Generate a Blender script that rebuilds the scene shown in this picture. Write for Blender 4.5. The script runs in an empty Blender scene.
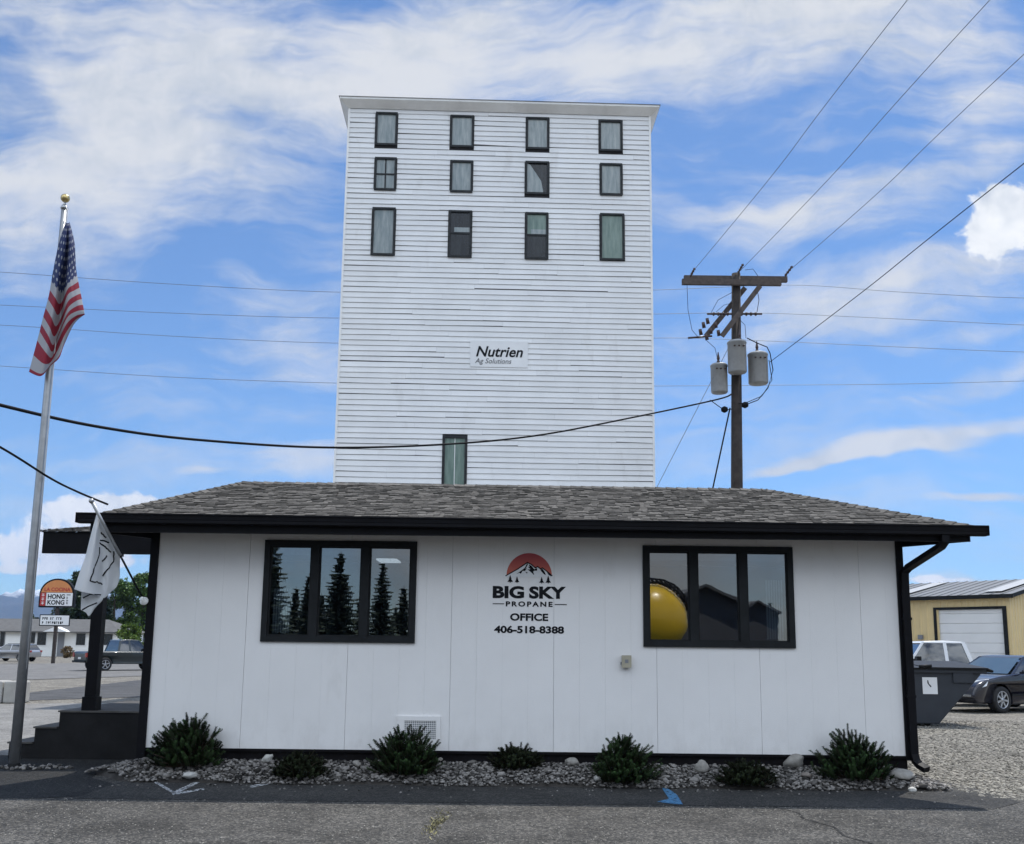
import bpy, bmesh, math, random
from math import sin, cos, tan, pi, radians, sqrt, atan2
from mathutils import Vector, Matrix, noise as mnoise

random.seed(7)
SC = bpy.context.scene
COL = SC.collection

# ------------------------------------------------------------------ camera
F, CX, CY, H = 950.0, 512.0, 495.0, 1.55
PITCH, ROLL = radians(9), radians(.65)
_f = Vector((0, cos(PITCH), sin(PITCH)))
_u0 = Vector((0, -sin(PITCH), cos(PITCH)))
_r0 = Vector((1, 0, 0))
_r = _r0 * cos(ROLL) + _u0 * sin(ROLL)
_u = -_r0 * sin(ROLL) + _u0 * cos(ROLL)
cd = bpy.data.cameras.new('camera')
cam = bpy.data.objects.new('camera', cd)
COL.objects.link(cam)
SC.camera = cam
cd.sensor_width = 36
cd.lens = 36 * F / 1024
cd.shift_y = (CY - 422) / 1024
cd.clip_start = .05
cd.clip_end = 60000
cam.matrix_world = Matrix(((_r.x, _u.x, -_f.x, 0), (_r.y, _u.y, -_f.y, 0), (_r.z, _u.z, -_f.z, H), (0, 0, 0, 1)))


def ray(x, y):
    return _f + _r * ((x - CX) / F) + _u * ((CY - y) / F)


def at(x, y, Y):
    v = ray(x, y)
    s = Y / v.y
    return Vector((v.x * s, Y, v.z * s + H))


def gz(y):
    return -.4 * min(1, max(0, (y - 20) / 35))


def gr(x, y, dz=0.0):
    v = ray(x, y)
    z = dz
    for _ in range(30):
        s = (z - H) / v.z
        z = gz(v.y * s) + dz
    return Vector((v.x * s, v.y * s, z))


# ------------------------------------------------------------------ node helpers
class NT:
    def __init__(s, tree):
        s.t = tree
        s.n = tree.nodes
        s.l = tree.links

    def new(s, typ, **kw):
        n = s.n.new(typ)
        for k, v in kw.items():
            setattr(n, k, v)
        return n

    def put(s, sock, v):
        if isinstance(v, bpy.types.NodeSocket):
            s.l.new(v, sock)
        elif v is not None:
            sock.default_value = v

    def math(s, op, a, b=None, c=None, clamp=False):
        n = s.new('ShaderNodeMath', operation=op, use_clamp=clamp)
        s.put(n.inputs[0], a)
        if b is not None: s.put(n.inputs[1], b)
        if c is not None: s.put(n.inputs[2], c)
        return n.outputs[0]

    def vmath(s, op, a, b=None, out=0):
        n = s.new('ShaderNodeVectorMath', operation=op)
        s.put(n.inputs[0], a)
        if b is not None: s.put(n.inputs[1], b)
        return n.outputs[out]

    def noise(s, vec, scale, detail=4, rough=.55, dist=0.0, out=0):
        n = s.new('ShaderNodeTexNoise')
        s.put(n.inputs['Vector'], vec)
        n.inputs['Scale'].default_value = scale
        n.inputs['Detail'].default_value = detail
        n.inputs['Roughness'].default_value = rough
        n.inputs['Distortion'].default_value = dist
        return n.outputs[out]

    def voronoi(s, vec, scale, out='Distance', feature='F1'):
        n = s.new('ShaderNodeTexVoronoi', feature=feature)
        s.put(n.inputs['Vector'], vec)
        n.inputs['Scale'].default_value = scale
        return n.outputs[out]

    def mapping(s, vec, loc=(0, 0, 0), rot=(0, 0, 0), scale=(1, 1, 1), typ='POINT'):
        n = s.new('ShaderNodeMapping', vector_type=typ)
        s.put(n.inputs['Vector'], vec)
        n.inputs['Location'].default_value = loc
        n.inputs['Rotation'].default_value = rot
        n.inputs['Scale'].default_value = scale
        return n.outputs[0]

    def maprange(s, v, a, b, c=0.0, d=1.0, smooth=False):
        n = s.new('ShaderNodeMapRange')
        if smooth: n.interpolation_type = 'SMOOTHSTEP'
        s.put(n.inputs[0], v)
        for i, x in enumerate((a, b, c, d)): s.put(n.inputs[i + 1], x)
        return n.outputs[0]

    def mix(s, f, a, b, blend='MIX'):
        n = s.new('ShaderNodeMix', data_type='RGBA', blend_type=blend)
        s.put(n.inputs[0], f)
        s.put(n.inputs[6], rgba(a))
        s.put(n.inputs[7], rgba(b))
        return n.outputs[2]

    def ramp(s, f, stops):
        n = s.new('ShaderNodeValToRGB')
        s.put(n.inputs[0], f)
        e = n.color_ramp.elements
        while len(e) < len(stops): e.new(.5)
        for el, (p, c) in zip(e, stops):
            el.position = p
            el.color = rgba(c)
        return n.outputs[0]


def rgba(c):
    if isinstance(c, bpy.types.NodeSocket): return c
    if isinstance(c, (int, float)): return (c, c, c, 1)
    return (c[0], c[1], c[2], 1)


# ------------------------------------------------------------------ world: sky with clouds, sun
SUN_EL, SUN_AZ = radians(66), radians(35)      # azimuth measured from +Y towards +X
w = bpy.data.worlds.new('World')
SC.world = w
w.use_nodes = True
W = NT(w.node_tree)
W.n.clear()
sky = W.new('ShaderNodeTexSky', sky_type='NISHITA')
sky.sun_disc = False
sky.sun_elevation = SUN_EL
sky.sun_rotation = SUN_AZ
sky.altitude = 1400
sky.air_density = 1.0
sky.dust_density = .6
sky.ozone_density = 2.0
tc = W.new('ShaderNodeTexCoord')
sep = W.new('ShaderNodeSeparateXYZ')
W.put(sep.inputs[0], tc.outputs['Generated'])
ay = W.math('MAXIMUM', W.math('ABSOLUTE', sep.outputs[1]), .12)
gx = W.math('DIVIDE', sep.outputs[0], ay)
gzz = W.math('DIVIDE', sep.outputs[2], ay)
cmb = W.new('ShaderNodeCombineXYZ')
W.put(cmb.inputs[0], gx)
W.put(cmb.inputs[1], gzz)
W.put(cmb.inputs[2], W.math('MULTIPLY', W.math('SIGN', sep.outputs[1]), 2.0))
G = cmb.outputs[0]


def gno(x, y):
    v = ray(x, y)
    return (v.x / v.y, v.z / v.y)


def blob(px, py, sx, sy, ang, vec):
    a = gno(px, py)
    b = gno(px + sx, py)
    c = gno(px, py - sy)
    lx = abs(b[0] - a[0]); ly = abs(c[1] - a[1])
    v2 = W.mapping(vec, (a[0], a[1], 0), (0, 0, radians(ang)), (lx, ly, 1e6), 'TEXTURE')
    d = W.vmath('DOT_PRODUCT', v2, v2, out=1)
    return W.math('EXPONENT', W.math('MULTIPLY', d, -1.0))


warp = W.noise(G, 2.6, 4, .55, 0, out=1)
warpv = W.vmath('SCALE', W.vmath('SUBTRACT', warp, (.5, .5, .5)), None)
warpv.node.inputs[3].default_value = .20
GW = W.vmath('ADD', G, warpv)
warps = W.vmath('SCALE', W.vmath('SUBTRACT', warp, (.5, .5, .5)), None)
warps.node.inputs[3].default_value = .10
GS = W.vmath('ADD', G, warps)
soft = [  # px, py, sx, sy, angle, strength
    (120, 90, 250, 130, -8, .78), (0, 215, 130, 70, 10, .42), (235, 60, 90, 130, 0, .25),
    (425, 40, 60, 120, -38, .62), (500, 10, 110, 40, 10, .35), (690, 45, 190, 55, 12, .74), (900, 15, 170, 55, 12, .60), (610, 75, 70, 40, 20, .3),
    (940, 120, 150, 60, 14, .55), (830, 205, 200, 26, 9, .62), (730, 330, 200, 45, 8, .45), (930, 280, 190, 50, 4, .45),
    (290, 345, 115, 45, -16, .66), (60, 370, 110, 60, -10, .30), (315, 455, 60, 26, 0, .60), (120, 440, 130, 20, -8, .25), (205, 468, 28, 5, 0, .5),
    (925, 440, 170, 12, 11, .95), (850, 462, 130, 6, 9, .70), (990, 497, 60, 6, 8, 1.0), (985, 385, 90, 20, 14, .75), (960, 345, 120, 10, 8, .4), (700, 420, 110, 12, 10, .3),
    (960, 585, 80, 10, 0, .60),
]
tot = None
for (px, py, sx, sy, an, st) in soft:
    g_ = W.math('MULTIPLY', blob(px, py, sx, sy, an, GS), st)
    tot = g_ if tot is None else W.math('ADD', tot, g_)
streakv = W.mapping(GW, (0, 0, 0), (0, 0, radians(-12)), (1.1, 3.0, 1))
n1 = W.noise(streakv, 2.4, 9, .60, .35)
n2 = W.noise(GW, 5.5, 8, .58, .2)
n4 = W.noise(W.mapping(GW, (0, 0, 0), (0, 0, radians(-16)), (1.0, 4.6, 1)), 6.5, 9, .60, .12)
nn = W.math('ADD', W.math('ADD', W.math('MULTIPLY', n1, .36), W.math('MULTIPLY', n2, .26)), W.math('MULTIPLY', n4, .38))
nn = W.math('SUBTRACT', nn, .5)
dens = W.math('ADD', tot, W.math('MULTIPLY', nn, 3.1))
dens = W.maprange(dens, .10, .98, 0, .93, smooth=True)
base = W.maprange(W.math('ADD', W.math('MULTIPLY', n1, .5), W.math('MULTIPLY', n4, .5)), .44, .66, .04, .42, smooth=True)
dens = W.math('MAXIMUM', dens, base)
hard = [(1010, 224, 34, 34, 0, 1.0), (985, 240, 22, 20, 0, .8), (1000, 195, 22, 14, 0, .7), (120, 505, 75, 13, 0, .85), (60, 520, 60, 18, 0, .6), (15, 548, 75, 13, 0, .9), (215, 500, 40, 6, 0, .5), (25, 570, 60, 7, 0, .7), (110, 560, 70, 8, 0, .7), (940, 580, 60, 5, 0, .7)]
th = None
for (px, py, sx, sy, an, st) in hard:
    g_ = W.math('MULTIPLY', blob(px, py, sx, sy, an, G), st)
    th = g_ if th is None else W.math('ADD', th, g_)
n3 = W.noise(G, 26, 9, .62, .4)
hd = W.maprange(W.math('ADD', th, W.math('MULTIPLY', W.math('SUBTRACT', n3, .5), 1.5)), (.33), .62, 0, 1, smooth=True)
hd = W.math('MULTIPLY', hd, W.maprange(th, .02, .12))
shade = W.math('ADD', W.math('MULTIPLY', n2, .6), W.math('MULTIPLY', n3, .4))
ccol = W.ramp(shade, [(.32, (.66, .72, .80)), (.54, (.93, .94, .95))])
SKY_S = .10
skyc = W.mix(1.0, sky.outputs[0], (.56, .80, 1.0), 'MULTIPLY')
hcol = W.ramp(shade, [(.36, (.58, .64, .72)), (.50, (.92, .94, .96)), (.60, (1.05, 1.05, 1.05))])
cs = W.vmath('SCALE', ccol, None); cs.node.inputs[3].default_value = .56 / SKY_S
hs = W.vmath('SCALE', hcol, None); hs.node.inputs[3].default_value = .68 / SKY_S
c1 = W.mix(dens, skyc, cs)
# unseen bright clouds added high behind the camera to light the shaded facade
bn_ = W.noise(tc.outputs['Generated'], 2.2, 7, .6, .3)
bmask = W.math('MULTIPLY', W.maprange(sep.outputs[1], .05, -.30, 0, 1, True), W.maprange(sep.outputs[2], .16, .42, 0, 1, True))
bmask = W.math('MULTIPLY', bmask, W.maprange(bn_, .38, .56, 0, .95, True))
bc = W.vmath('SCALE', W.vmath('MULTIPLY', ccol, (.90, .98, 1.08)), None); bc.node.inputs[3].default_value = 1.45 / SKY_S
lmask = W.math('MULTIPLY', W.maprange(sep.outputs[1], .05, -.30, 0, 1, True), W.maprange(sep.outputs[2], .45, .20, 0, 1, True))
lmask = W.math('MULTIPLY', lmask, W.maprange(bn_, .36, .60, .45, .95, True))
lc = W.vmath('SCALE', ccol, None); lc.node.inputs[3].default_value = .32 / SKY_S
c1 = W.mix(lmask, c1, lc)
c1 = W.mix(bmask, c1, bc)
c2 = W.mix(hd, c1, hs)
bg = W.new('ShaderNodeBackground')
W.put(bg.inputs[0], c2)
bg.inputs[1].default_value = SKY_S
wo = W.new('ShaderNodeOutputWorld')
W.l.new(bg.outputs[0], wo.inputs[0])
w.cycles.sampling_method = 'MANUAL'
w.cycles.sample_map_resolution = 512

sd = bpy.data.lights.new('sun', 'SUN')
sd.energy = 3.0
sd.angle = radians(.53)
sd.color = (1, .96, .90)
sun = bpy.data.objects.new('sun', sd)
COL.objects.link(sun)
sdir = Vector((sin(SUN_AZ) * cos(SUN_EL), cos(SUN_AZ) * cos(SUN_EL), sin(SUN_EL)))
sun.rotation_euler = (-sdir).to_track_quat('-Z', 'Y').to_euler()
sun.location = (10, 20, 60)

SC.view_settings.view_transform = 'Standard'
SC.view_settings.look = 'None'
SC.view_settings.gamma = 1
SC.view_settings.exposure = 0.62
SC.view_settings.use_curve_mapping = False
SC.render.engine = 'CYCLES'
SC.cycles.max_bounces = 6
SC.cycles.transparent_max_bounces = 12
SC.cycles.use_denoising = True


# ------------------------------------------------------------------ materials
def mat(name, col, rough=.6, var=.12, scale=3.0, bump=0.0, bscale=60.0, metal=0.0, spec=.5, rnd=0.0, dirt=None, coat=0.0):
    m = bpy.data.materials.new(name)
    m.use_nodes = True
    T = NT(m.node_tree)
    b = T.n['Principled BSDF']
    co = T.new('ShaderNodeTexCoord').outputs['Object']
    c = rgba(col)
    if var:
        n = T.noise(co, scale, 6, .6)
        lo = tuple(x * (1 - var) for x in col); hi = tuple(min(1, x * (1 + var)) for x in col)
        c = T.mix(T.maprange(n, .3, .7), lo, hi)
    if rnd:
        a = T.new('ShaderNodeAttribute', attribute_name='rnd')
        c = T.mix(1.0, c, T.maprange(a.outputs['Fac'], 0, 1, 1 - rnd, 1 + rnd), 'MULTIPLY')
    if dirt:
        dcol, dsc, dlo, dhi, amt = dirt
        n = T.noise(T.mapping(co, scale=(1, 1, .35)), dsc, 7, .65, .3)
        c = T.mix(T.maprange(n, dlo, dhi, 0, amt), c, dcol)
    T.put(b.inputs['Base Color'], c)
    b.inputs['Roughness'].default_value = rough
    b.inputs['Metallic'].default_value = metal
    b.inputs['Specular IOR Level'].default_value = spec
    if coat: b.inputs['Coat Weight'].default_value = coat
    if bump:
        bn = T.new('ShaderNodeBump')
        bn.inputs['Strength'].default_value = bump
        bn.inputs['Distance'].default_value = .02
        T.put(bn.inputs['Height'], T.noise(co, bscale, 5, .6))
        T.put(b.inputs['Normal'], bn.outputs[0])
    return m


def gravelmat(name, c1, c2, c3, sc=60, bump=.8, patch=(.25, .6)):
    m = bpy.data.materials.new(name)
    m.use_nodes = True
    T = NT(m.node_tree)
    b = T.n['Principled BSDF']
    co = T.new('ShaderNodeTexCoord').outputs['Object']
    vor = T.new('ShaderNodeTexVoronoi')
    T.put(vor.inputs['Vector'], co); vor.inputs['Scale'].default_value = sc
    sp = T.new('ShaderNodeSeparateColor'); T.put(sp.inputs[0], vor.outputs['Color'])
    c = T.ramp(sp.outputs[0], [(0, c1), (.55, c2), (1, c3)])
    big = T.noise(co, 1.1, 6, .65, .4)
    mid = T.noise(co, 9, 6, .7)
    c = T.mix(1.0, c, T.maprange(big, patch[0], 1 - patch[0], patch[1], 1.35), 'MULTIPLY')
    c = T.mix(1.0, c, T.maprange(mid, .3, .7, .78, 1.22), 'MULTIPLY')
    T.put(b.inputs['Base Color'], c)
    b.inputs['Roughness'].default_value = .92
    b.inputs['Specular IOR Level'].default_value = .25
    bn = T.new('ShaderNodeBump')
    bn.inputs['Strength'].default_value = bump
    bn.inputs['Distance'].default_value = .012
    h = T.math('ADD', T.math('MULTIPLY', vor.outputs['Distance'], -1), T.math('MULTIPLY', T.noise(co, sc * .3, 4), .8))
    T.put(bn.inputs['Height'], h)
    T.put(b.inputs['Normal'], bn.outputs[0])
    return m


def glassmat(name, tint=(.75, .8, .82), refl=.3, rough=0.0, trans=True):
    m = bpy.data.materials.new(name)
    m.use_nodes = True
    T = NT(m.node_tree)
    T.n.clear()
    o = T.new('ShaderNodeOutputMaterial')
    mx = T.new('ShaderNodeMixShader')
    g = T.new('ShaderNodeBsdfGlossy')
    g.inputs['Roughness'].default_value = rough
    g.inputs['Color'].default_value = (.95, .93, .92, 1)
    t = T.new('ShaderNodeBsdfTransparent')
    t.inputs['Color'].default_value = rgba(tint)
    co = T.new('ShaderNodeTexCoord').outputs['Object']
    bn = T.new('ShaderNodeBump')
    bn.inputs['Strength'].default_value = .05
    bn.inputs['Distance'].default_value = .004
    T.put(bn.inputs['Height'], T.noise(co, 4.0, 2, .5))
    T.put(g.inputs['Normal'], bn.outputs[0])
    lw = T.new('ShaderNodeLayerWeight'); lw.inputs[0].default_value = .35
    T.put(mx.inputs[0], T.maprange(lw.outputs['Fresnel'], 0, 1, refl, 1.0))
    T.l.new(t.outputs[0], mx.inputs[1]); T.l.new(g.outputs[0], mx.inputs[2])
    T.l.new(mx.outputs[0], o.inputs[0])
    return m


M = {}
M['white'] = mat('white_panel_paint', (.83, .82, .81), .55, .03, 1.2, .12, 90, dirt=((.42, .40, .36), 2.2, .60, .85, .35))
_T = NT(M['white'].node_tree); _b = _T.n['Principled BSDF']
_src = _b.inputs['Base Color'].links[0].from_socket
_co = _T.new('ShaderNodeNewGeometry').outputs['Position']
_sp = _T.new('ShaderNodeSeparateXYZ'); _T.put(_sp.inputs[0], _co)
_n = _T.noise(_T.mapping(_co, scale=(1, 1, .5)), 7, 8, .7)
_m = _T.math('MULTIPLY', _T.maprange(_sp.outputs[2], .85, .33), _T.maprange(_n, .42, .70, 0, .20))
_c = _T.mix(_m, _src, (.36, .33, .29))
_st = _T.noise(_T.mapping(_co, scale=(6, 6, .22)), 2.2, 6, .7)
_c = _T.mix(_T.maprange(_st, .60, .80, 0, .12), _c, (.45, .43, .40))
_T.put(_b.inputs['Base Color'], _c)
M['backing'] = mat('groove_backing', (.52, .53, .54), .8, .05)
M['black'] = mat('black_trim_paint', (.007, .007, .009), .5, .2, 4, .05, 60, spec=.12)
M['found'] = mat('dark_foundation_paint', (.010, .009, .010), .85, .3, 3, .3, 50, spec=.1)
M['siding'] = mat('white_lap_siding', (.83, .84, .85), .7, .06, .8, .10, 30, rnd=.035, dirt=((.42, .40, .37), 1.4, .58, .8, .35))
M['sidegap'] = mat('siding_gap', (.045, .045, .05), .9, .3)
M['towertrim'] = mat('weathered_white_trim', (.90, .90, .89), .7, .08, 1.5, .1, 30, dirt=((.42, .40, .37), 2.5, .6, .8, .3))
M['wframe'] = mat('dark_window_frame', (.016, .018, .020), .6, .25, 6, spec=.15)
M['shingle'] = mat('asphalt_shingles', (.132, .124, .114), .95, .30, 14, .8, 120, rnd=.34, spec=.15)
M['shingle_dark'] = mat('shingle_underlay', (.04, .038, .036), .95, .2, 9)
M['steel'] = mat('brushed_steel_pole', (.42, .43, .44), .38, .15, 8, .05, 40, metal=.7, dirt=((.2, .19, .18), 6, .55, .8, .4))
M['gold'] = mat('gold_ball', (.62, .48, .22), .3, .1, 5, metal=.9)
M['wood'] = mat('weathered_pole_wood', (.045, .036, .032), .9, .35, 5, .5, 35)
M['armwood'] = mat('weathered_crossarm_wood', (.095, .078, .072), .9, .35, 8, .4, 30)
M['xfmr'] = mat('grey_transformer_paint', (.34, .35, .36), .5, .1, 5, dirt=((.12, .10, .09), 5, .58, .8, .5))
M['wire'] = mat('dark_wire', (.012, .012, .013), .7, .1, spec=.1)
M['wirelight'] = mat('aluminium_wire', (.16, .18, .21), .5, .1)
M['ceramic'] = mat('insulator_ceramic', (.06, .035, .03), .3, .1)
M['asphalt'] = gravelmat('worn_asphalt', (.034, .034, .033), (.058, .056, .053), (.16, .15, .135), 62, .9, (.34, .62))
M['patch'] = gravelmat('painted_shade_and_crack_asphalt', (.011, .011, .0112), (.017, .017, .0172), (.05, .05, .048), 80, .6)  # darkened to paint in shade left of the office; the crack uses it too
M['painted_eave_shade'] = gravelmat('shade_darkened_asphalt', (.022, .022, .022), (.036, .036, .035), (.09, .086, .08), 80, .6)  # asphalt colour darkened to deepen the eave's shadow
M['gravel'] = gravelmat('crushed_gravel', (.08, .074, .064), (.17, .158, .135), (.33, .31, .27), 30, 1.0)
M['lot'] = gravelmat('pale_lot_surface', (.13, .127, .12), (.17, .166, .158), (.23, .225, .215), 40, .3, (.3, .85))
M['street'] = gravelmat('pale_street_asphalt', (.11, .108, .105), (.14, .137, .133), (.18, .176, .17), 30, .2, (.3, .85))
M['darkstrip'] = gravelmat('dark_road_strip', (.055, .055, .058), (.075, .075, .077), (.10, .10, .10), 40, .3)
M['soil'] = mat('dark_bed_soil', (.05, .045, .04), .95, .3, 6, .6, 40)
M['concrete'] = mat('pale_concrete', (.40, .39, .365), .9, .12, 3, .2, 40, dirt=((.2, .19, .17), 3, .5, .75, .5))
M['shrublow'] = mat('dull_evergreen_needles', (.020, .027, .013), .8, .3, 10, rnd=.6, spec=.1)
M['shrub'] = mat('dark_evergreen_needles', (.027, .052, .018), .75, .35, 10, rnd=.9, spec=.12)
M['stem'] = mat('brown_stem', (.06, .042, .03), .9, .2)
M['leaf'] = mat('tree_leaves', (.085, .15, .036), .6, .3, .6, rnd=.5)
M['leafdark'] = mat('dark_tree_leaves', (.030, .055, .024), .6, .3, .6, rnd=.5)
M['leaflime'] = mat('lime_bush_leaves', (.13, .20, .035), .6, .25, .8, rnd=.4)
M['spruce'] = mat('spruce_needles', (.030, .046, .030), .7, .3, 1.2, rnd=.5)
M['bark'] = mat('tree_bark', (.07, .055, .045), .95, .3, 4, .5, 20)
M['yellowmetal'] = mat('tan_yellow_steel_panel', (.72, .56, .29), .5, .07, 1, dirt=((.28, .22, .10), 1.2, .55, .8, .3))
M['roofmetal'] = mat('grey_metal_roof', (.15, .155, .16), .45, .12, 1.5, metal=.2)
M['skylight'] = mat('pale_roof_panel', (.36, .37, .38), .5, .06)
M['doorwhite'] = mat('white_roll_door', (.80, .80, .79), .5, .05, 1)
M['housewhite'] = mat('white_stucco', (.88, .88, .86), .8, .05, 1)
M['houseroof'] = mat('grey_house_roof', (.10, .10, .10), .9, .2, 2)
M['brownbrush'] = mat('dry_brown_brush', (.16, .11, .05), .9, .3, 3, rnd=.4)
M['bin'] = mat('dumpster_grey_steel', (.036, .041, .050), .6, .12, 3, .05, 20, spec=.25, dirt=((.10, .09, .085), 3, .64, .84, .3))
M['plastic'] = mat('black_plastic_lid', (.008, .008, .009), .5, .1, spec=.2)
M['label'] = mat('white_label', (.72, .73, .74), .5, .03)
M['ink'] = mat('black_lettering', (.008, .009, .012), .6, .1, spec=.15)
M['inkgrey'] = mat('faded_lettering', (.10, .10, .11), .6, .2)
M['signwhite'] = mat('sign_white', (.78, .79, .80), .5, .02)
M['signorange'] = mat('sign_orange', (.62, .24, .08), .5, .08, 2)
M['signred'] = mat('sign_red', (.42, .03, .03), .5, .05)
M['sheer'] = mat('white_blind_slats', (.72, .73, .74), .6, .03)
M['inner'] = mat('grey_interior_paint', (.22, .23, .25), .8, .05)
M['innerfloor'] = mat('interior_carpet', (.08, .08, .085), .9, .2)
M['pane'] = glassmat('window_glass', (.60, .66, .70), .185, .006)
M['stepdark'] = mat('dark_painted_step_side', (.020, .020, .021), .85, .25, 3, .3, 40, spec=.1)
M['towerframe'] = mat('weathered_dark_window_frame', (.036, .039, .042), .7, .3, 6, spec=.2)
M['tyre'] = mat('tyre_rubber', (.016, .016, .017), .8, .15)
M['rim'] = mat('silver_wheel_rim', (.45, .46, .48), .35, .08, metal=.7)
M['chrome'] = mat('chrome', (.6, .6, .62), .15, .03, metal=1.0)
M['carglass'] = mat('car_window_glass', (.010, .013, .016), .04, .1, spec=1.0, coat=1.0)
M['windshield'] = mat('tinted_windscreen', (.05, .075, .085), .03, .1, spec=1.0, coat=1.0)
M['paintdark'] = mat('dark_car_paint', (.010, .010, .018), .22, .05, coat=.6, spec=.5)
M['paintwhite'] = mat('white_car_paint', (.72, .73, .74), .3, .03, coat=.6)
M['paintsilver'] = mat('silver_car_paint', (.42, .43, .46), .25, .05, metal=.6, coat=.6)
M['paintgreen'] = mat('dark_slate_truck_paint', (.020, .030, .034), .3, .08, coat=.6)
M['lamp'] = mat('headlamp_lens', (.55, .58, .6), .1, .05, spec=1.0, coat=1.0)
M['redlamp'] = mat('tail_lamp_lens', (.30, .02, .02), .2, .05, coat=.8)
M['yellowtank'] = mat('yellow_tank_paint', (.80, .50, .02), .28, .05, coat=.6)
M['darkhouse'] = mat('dark_grey_siding', (.07, .07, .075), .8, .15, 2)
M['beige'] = mat('beige_box_plastic', (.40, .37, .28), .6, .08, 10)
M['bluepaint'] = mat('blue_marking_paint', (.05, .28, .62), .7, .15, 12)
M['weed'] = mat('dry_weed', (.20, .18, .085), .85, .3, 8, rnd=.5)
M['fabricwhite'] = None


def spraymat(name, col, thr=.48):
    """worn sprayed paint: chips away where the noise is low"""
    m = bpy.data.materials.new(name); m.use_nodes = True
    T = NT(m.node_tree); b = T.n['Principled BSDF']
    co = T.new('ShaderNodeTexCoord').outputs['Object']
    T.put(b.inputs['Base Color'], T.mix(T.maprange(T.noise(co, 30, 4), .3, .7), tuple(x * .7 for x in col), col))
    b.inputs['Roughness'].default_value = .85
    T.put(b.inputs['Alpha'], T.maprange(T.noise(co, 38, 5, .7), thr - .04, thr + .04))
    return m


M['spraywhite'] = spraymat('worn_white_spray', (.66, .68, .70), .51)
M['sprayblue'] = spraymat('blue_spray', (.06, .22, .42), .43)


# ------------------------------------------------------------------ mesh helpers
class MB:
    def __init__(s):
        s.v = []; s.f = []; s.r = []; s.sm = []

    def add(s, vs, fs, rnd=.5, smooth=False):
        o = len(s.v)
        s.v += [tuple(v) for v in vs]
        for f in fs:
            s.f.append(tuple(i + o for i in f))
            s.r.append(rnd); s.sm.append(smooth)

    def box(s, a, b, rnd=.5, mtx=None):
        x0, y0, z0 = a; x1, y1, z1 = b
        vs = [Vector(p) for p in ((x0, y0, z0), (x1, y0, z0), (x1, y1, z0), (x0, y1, z0), (x0, y0, z1), (x1, y0, z1), (x1, y1, z1), (x0, y1, z1))]
        if mtx: vs = [mtx @ v for v in vs]
        s.add(vs, [(3, 2, 1, 0), (4, 5, 6, 7), (0, 1, 5, 4), (1, 2, 6, 5), (2, 3, 7, 6), (3, 0, 4, 7)], rnd)

    def prism(s, poly, thick, mtx=None, rnd=.5):
        """poly: list of (x,z); extruded along +y by thick"""
        n = len(poly)
        vs = [Vector((x, 0, z)) for x, z in poly] + [Vector((x, thick, z)) for x, z in poly]
        if mtx: vs = [mtx @ v for v in vs]
        fs = [tuple(range(n)), tuple(reversed(range(n, 2 * n)))] + [(i, i + n, (i + 1) % n + n, (i + 1) % n) for i in range(n)]
        s.add(vs, fs, rnd)

    def tube(s, pts, r, n=8, cap=True, smooth=True, rnd=.5):
        pts = [Vector(p) for p in pts]
        rs = r if isinstance(r, (list, tuple)) else [r] * len(pts)
        vs = []; fs = []
        for i, p in enumerate(pts):
            d = (pts[min(i + 1, len(pts) - 1)] - pts[max(i - 1, 0)]).normalized()
            a = d.cross(Vector((0, 0, 1)) if abs(d.z) < .95 else Vector((1, 0, 0))).normalized()
            b = d.cross(a)
            for k in range(n):
                t = 2 * pi * k / n
                vs.append(p + (a * cos(t) + b * sin(t)) * rs[i])
        for i in range(len(pts) - 1):
            for k in range(n):
                k2 = (k + 1) % n
                fs.append((i * n + k, i * n + k2, (i + 1) * n + k2, (i + 1) * n + k))
        o = len(s.v)
        s.add(vs, fs, rnd, smooth)
        if cap:
            s.f.append(tuple(o + k for k in reversed(range(n)))); s.r.append(rnd); s.sm.append(False)
            s.f.append(tuple(o + (len(pts) - 1) * n + k for k in range(n))); s.r.append(rnd); s.sm.append(False)

    def lathe(s, prof, n=20, loc=(0, 0, 0), mtx=None, smooth=True, cap=True):
        """prof: (r,z) list"""
        vs = []; fs = []
        for (r, z) in prof:
            for k in range(n):
                t = 2 * pi * k / n
                v = Vector((r * cos(t), r * sin(t), z))
                if mtx: v = mtx @ v
                vs.append(v + Vector(loc))
        for i in range(len(prof) - 1):
            for k in range(n):
                k2 = (k + 1) % n
                fs.append((i * n + k, i * n + k2, (i + 1) * n + k2, (i + 1) * n + k))
        if cap:
            fs.append(tuple(reversed(range(n))))
            fs.append(tuple((len(prof) - 1) * n + k for k in range(n)))
        s.add(vs, fs, .5, smooth)

    def build(s, name, m, parent=None, fix=True):
        me = bpy.data.meshes.new(name)
        me.from_pydata(s.v, [], s.f)
        me.update()
        a = me.attributes.new('rnd', 'FLOAT', 'FACE')
        a.data.foreach_set('value', s.r)
        me.polygons.foreach_set('use_smooth', s.sm)
        if fix and len(s.f) < 60000:
            bm = bmesh.new(); bm.from_mesh(me)
            bmesh.ops.recalc_face_normals(bm, faces=bm.faces)
            bm.to_mesh(me); bm.free()
        me.materials.append(M[m] if isinstance(m, str) else m)
        ob = bpy.data.objects.new(name, me)
        COL.objects.link(ob)
        if parent: ob.parent = parent
        return ob


def empty(name, loc=(0, 0, 0), rz=0.0):
    o = bpy.data.objects.new(name, None)
    COL.objects.link(o)
    o.location = loc; o.rotation_euler = (0, 0, rz)
    o.empty_display_size = .3
    return o


def tag(o, label=None, cat=None, group=None, kind=None):
    if label: o['label'] = label
    if cat: o['category'] = cat
    if group: o['group'] = group
    if kind: o['kind'] = kind
    return o


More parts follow.
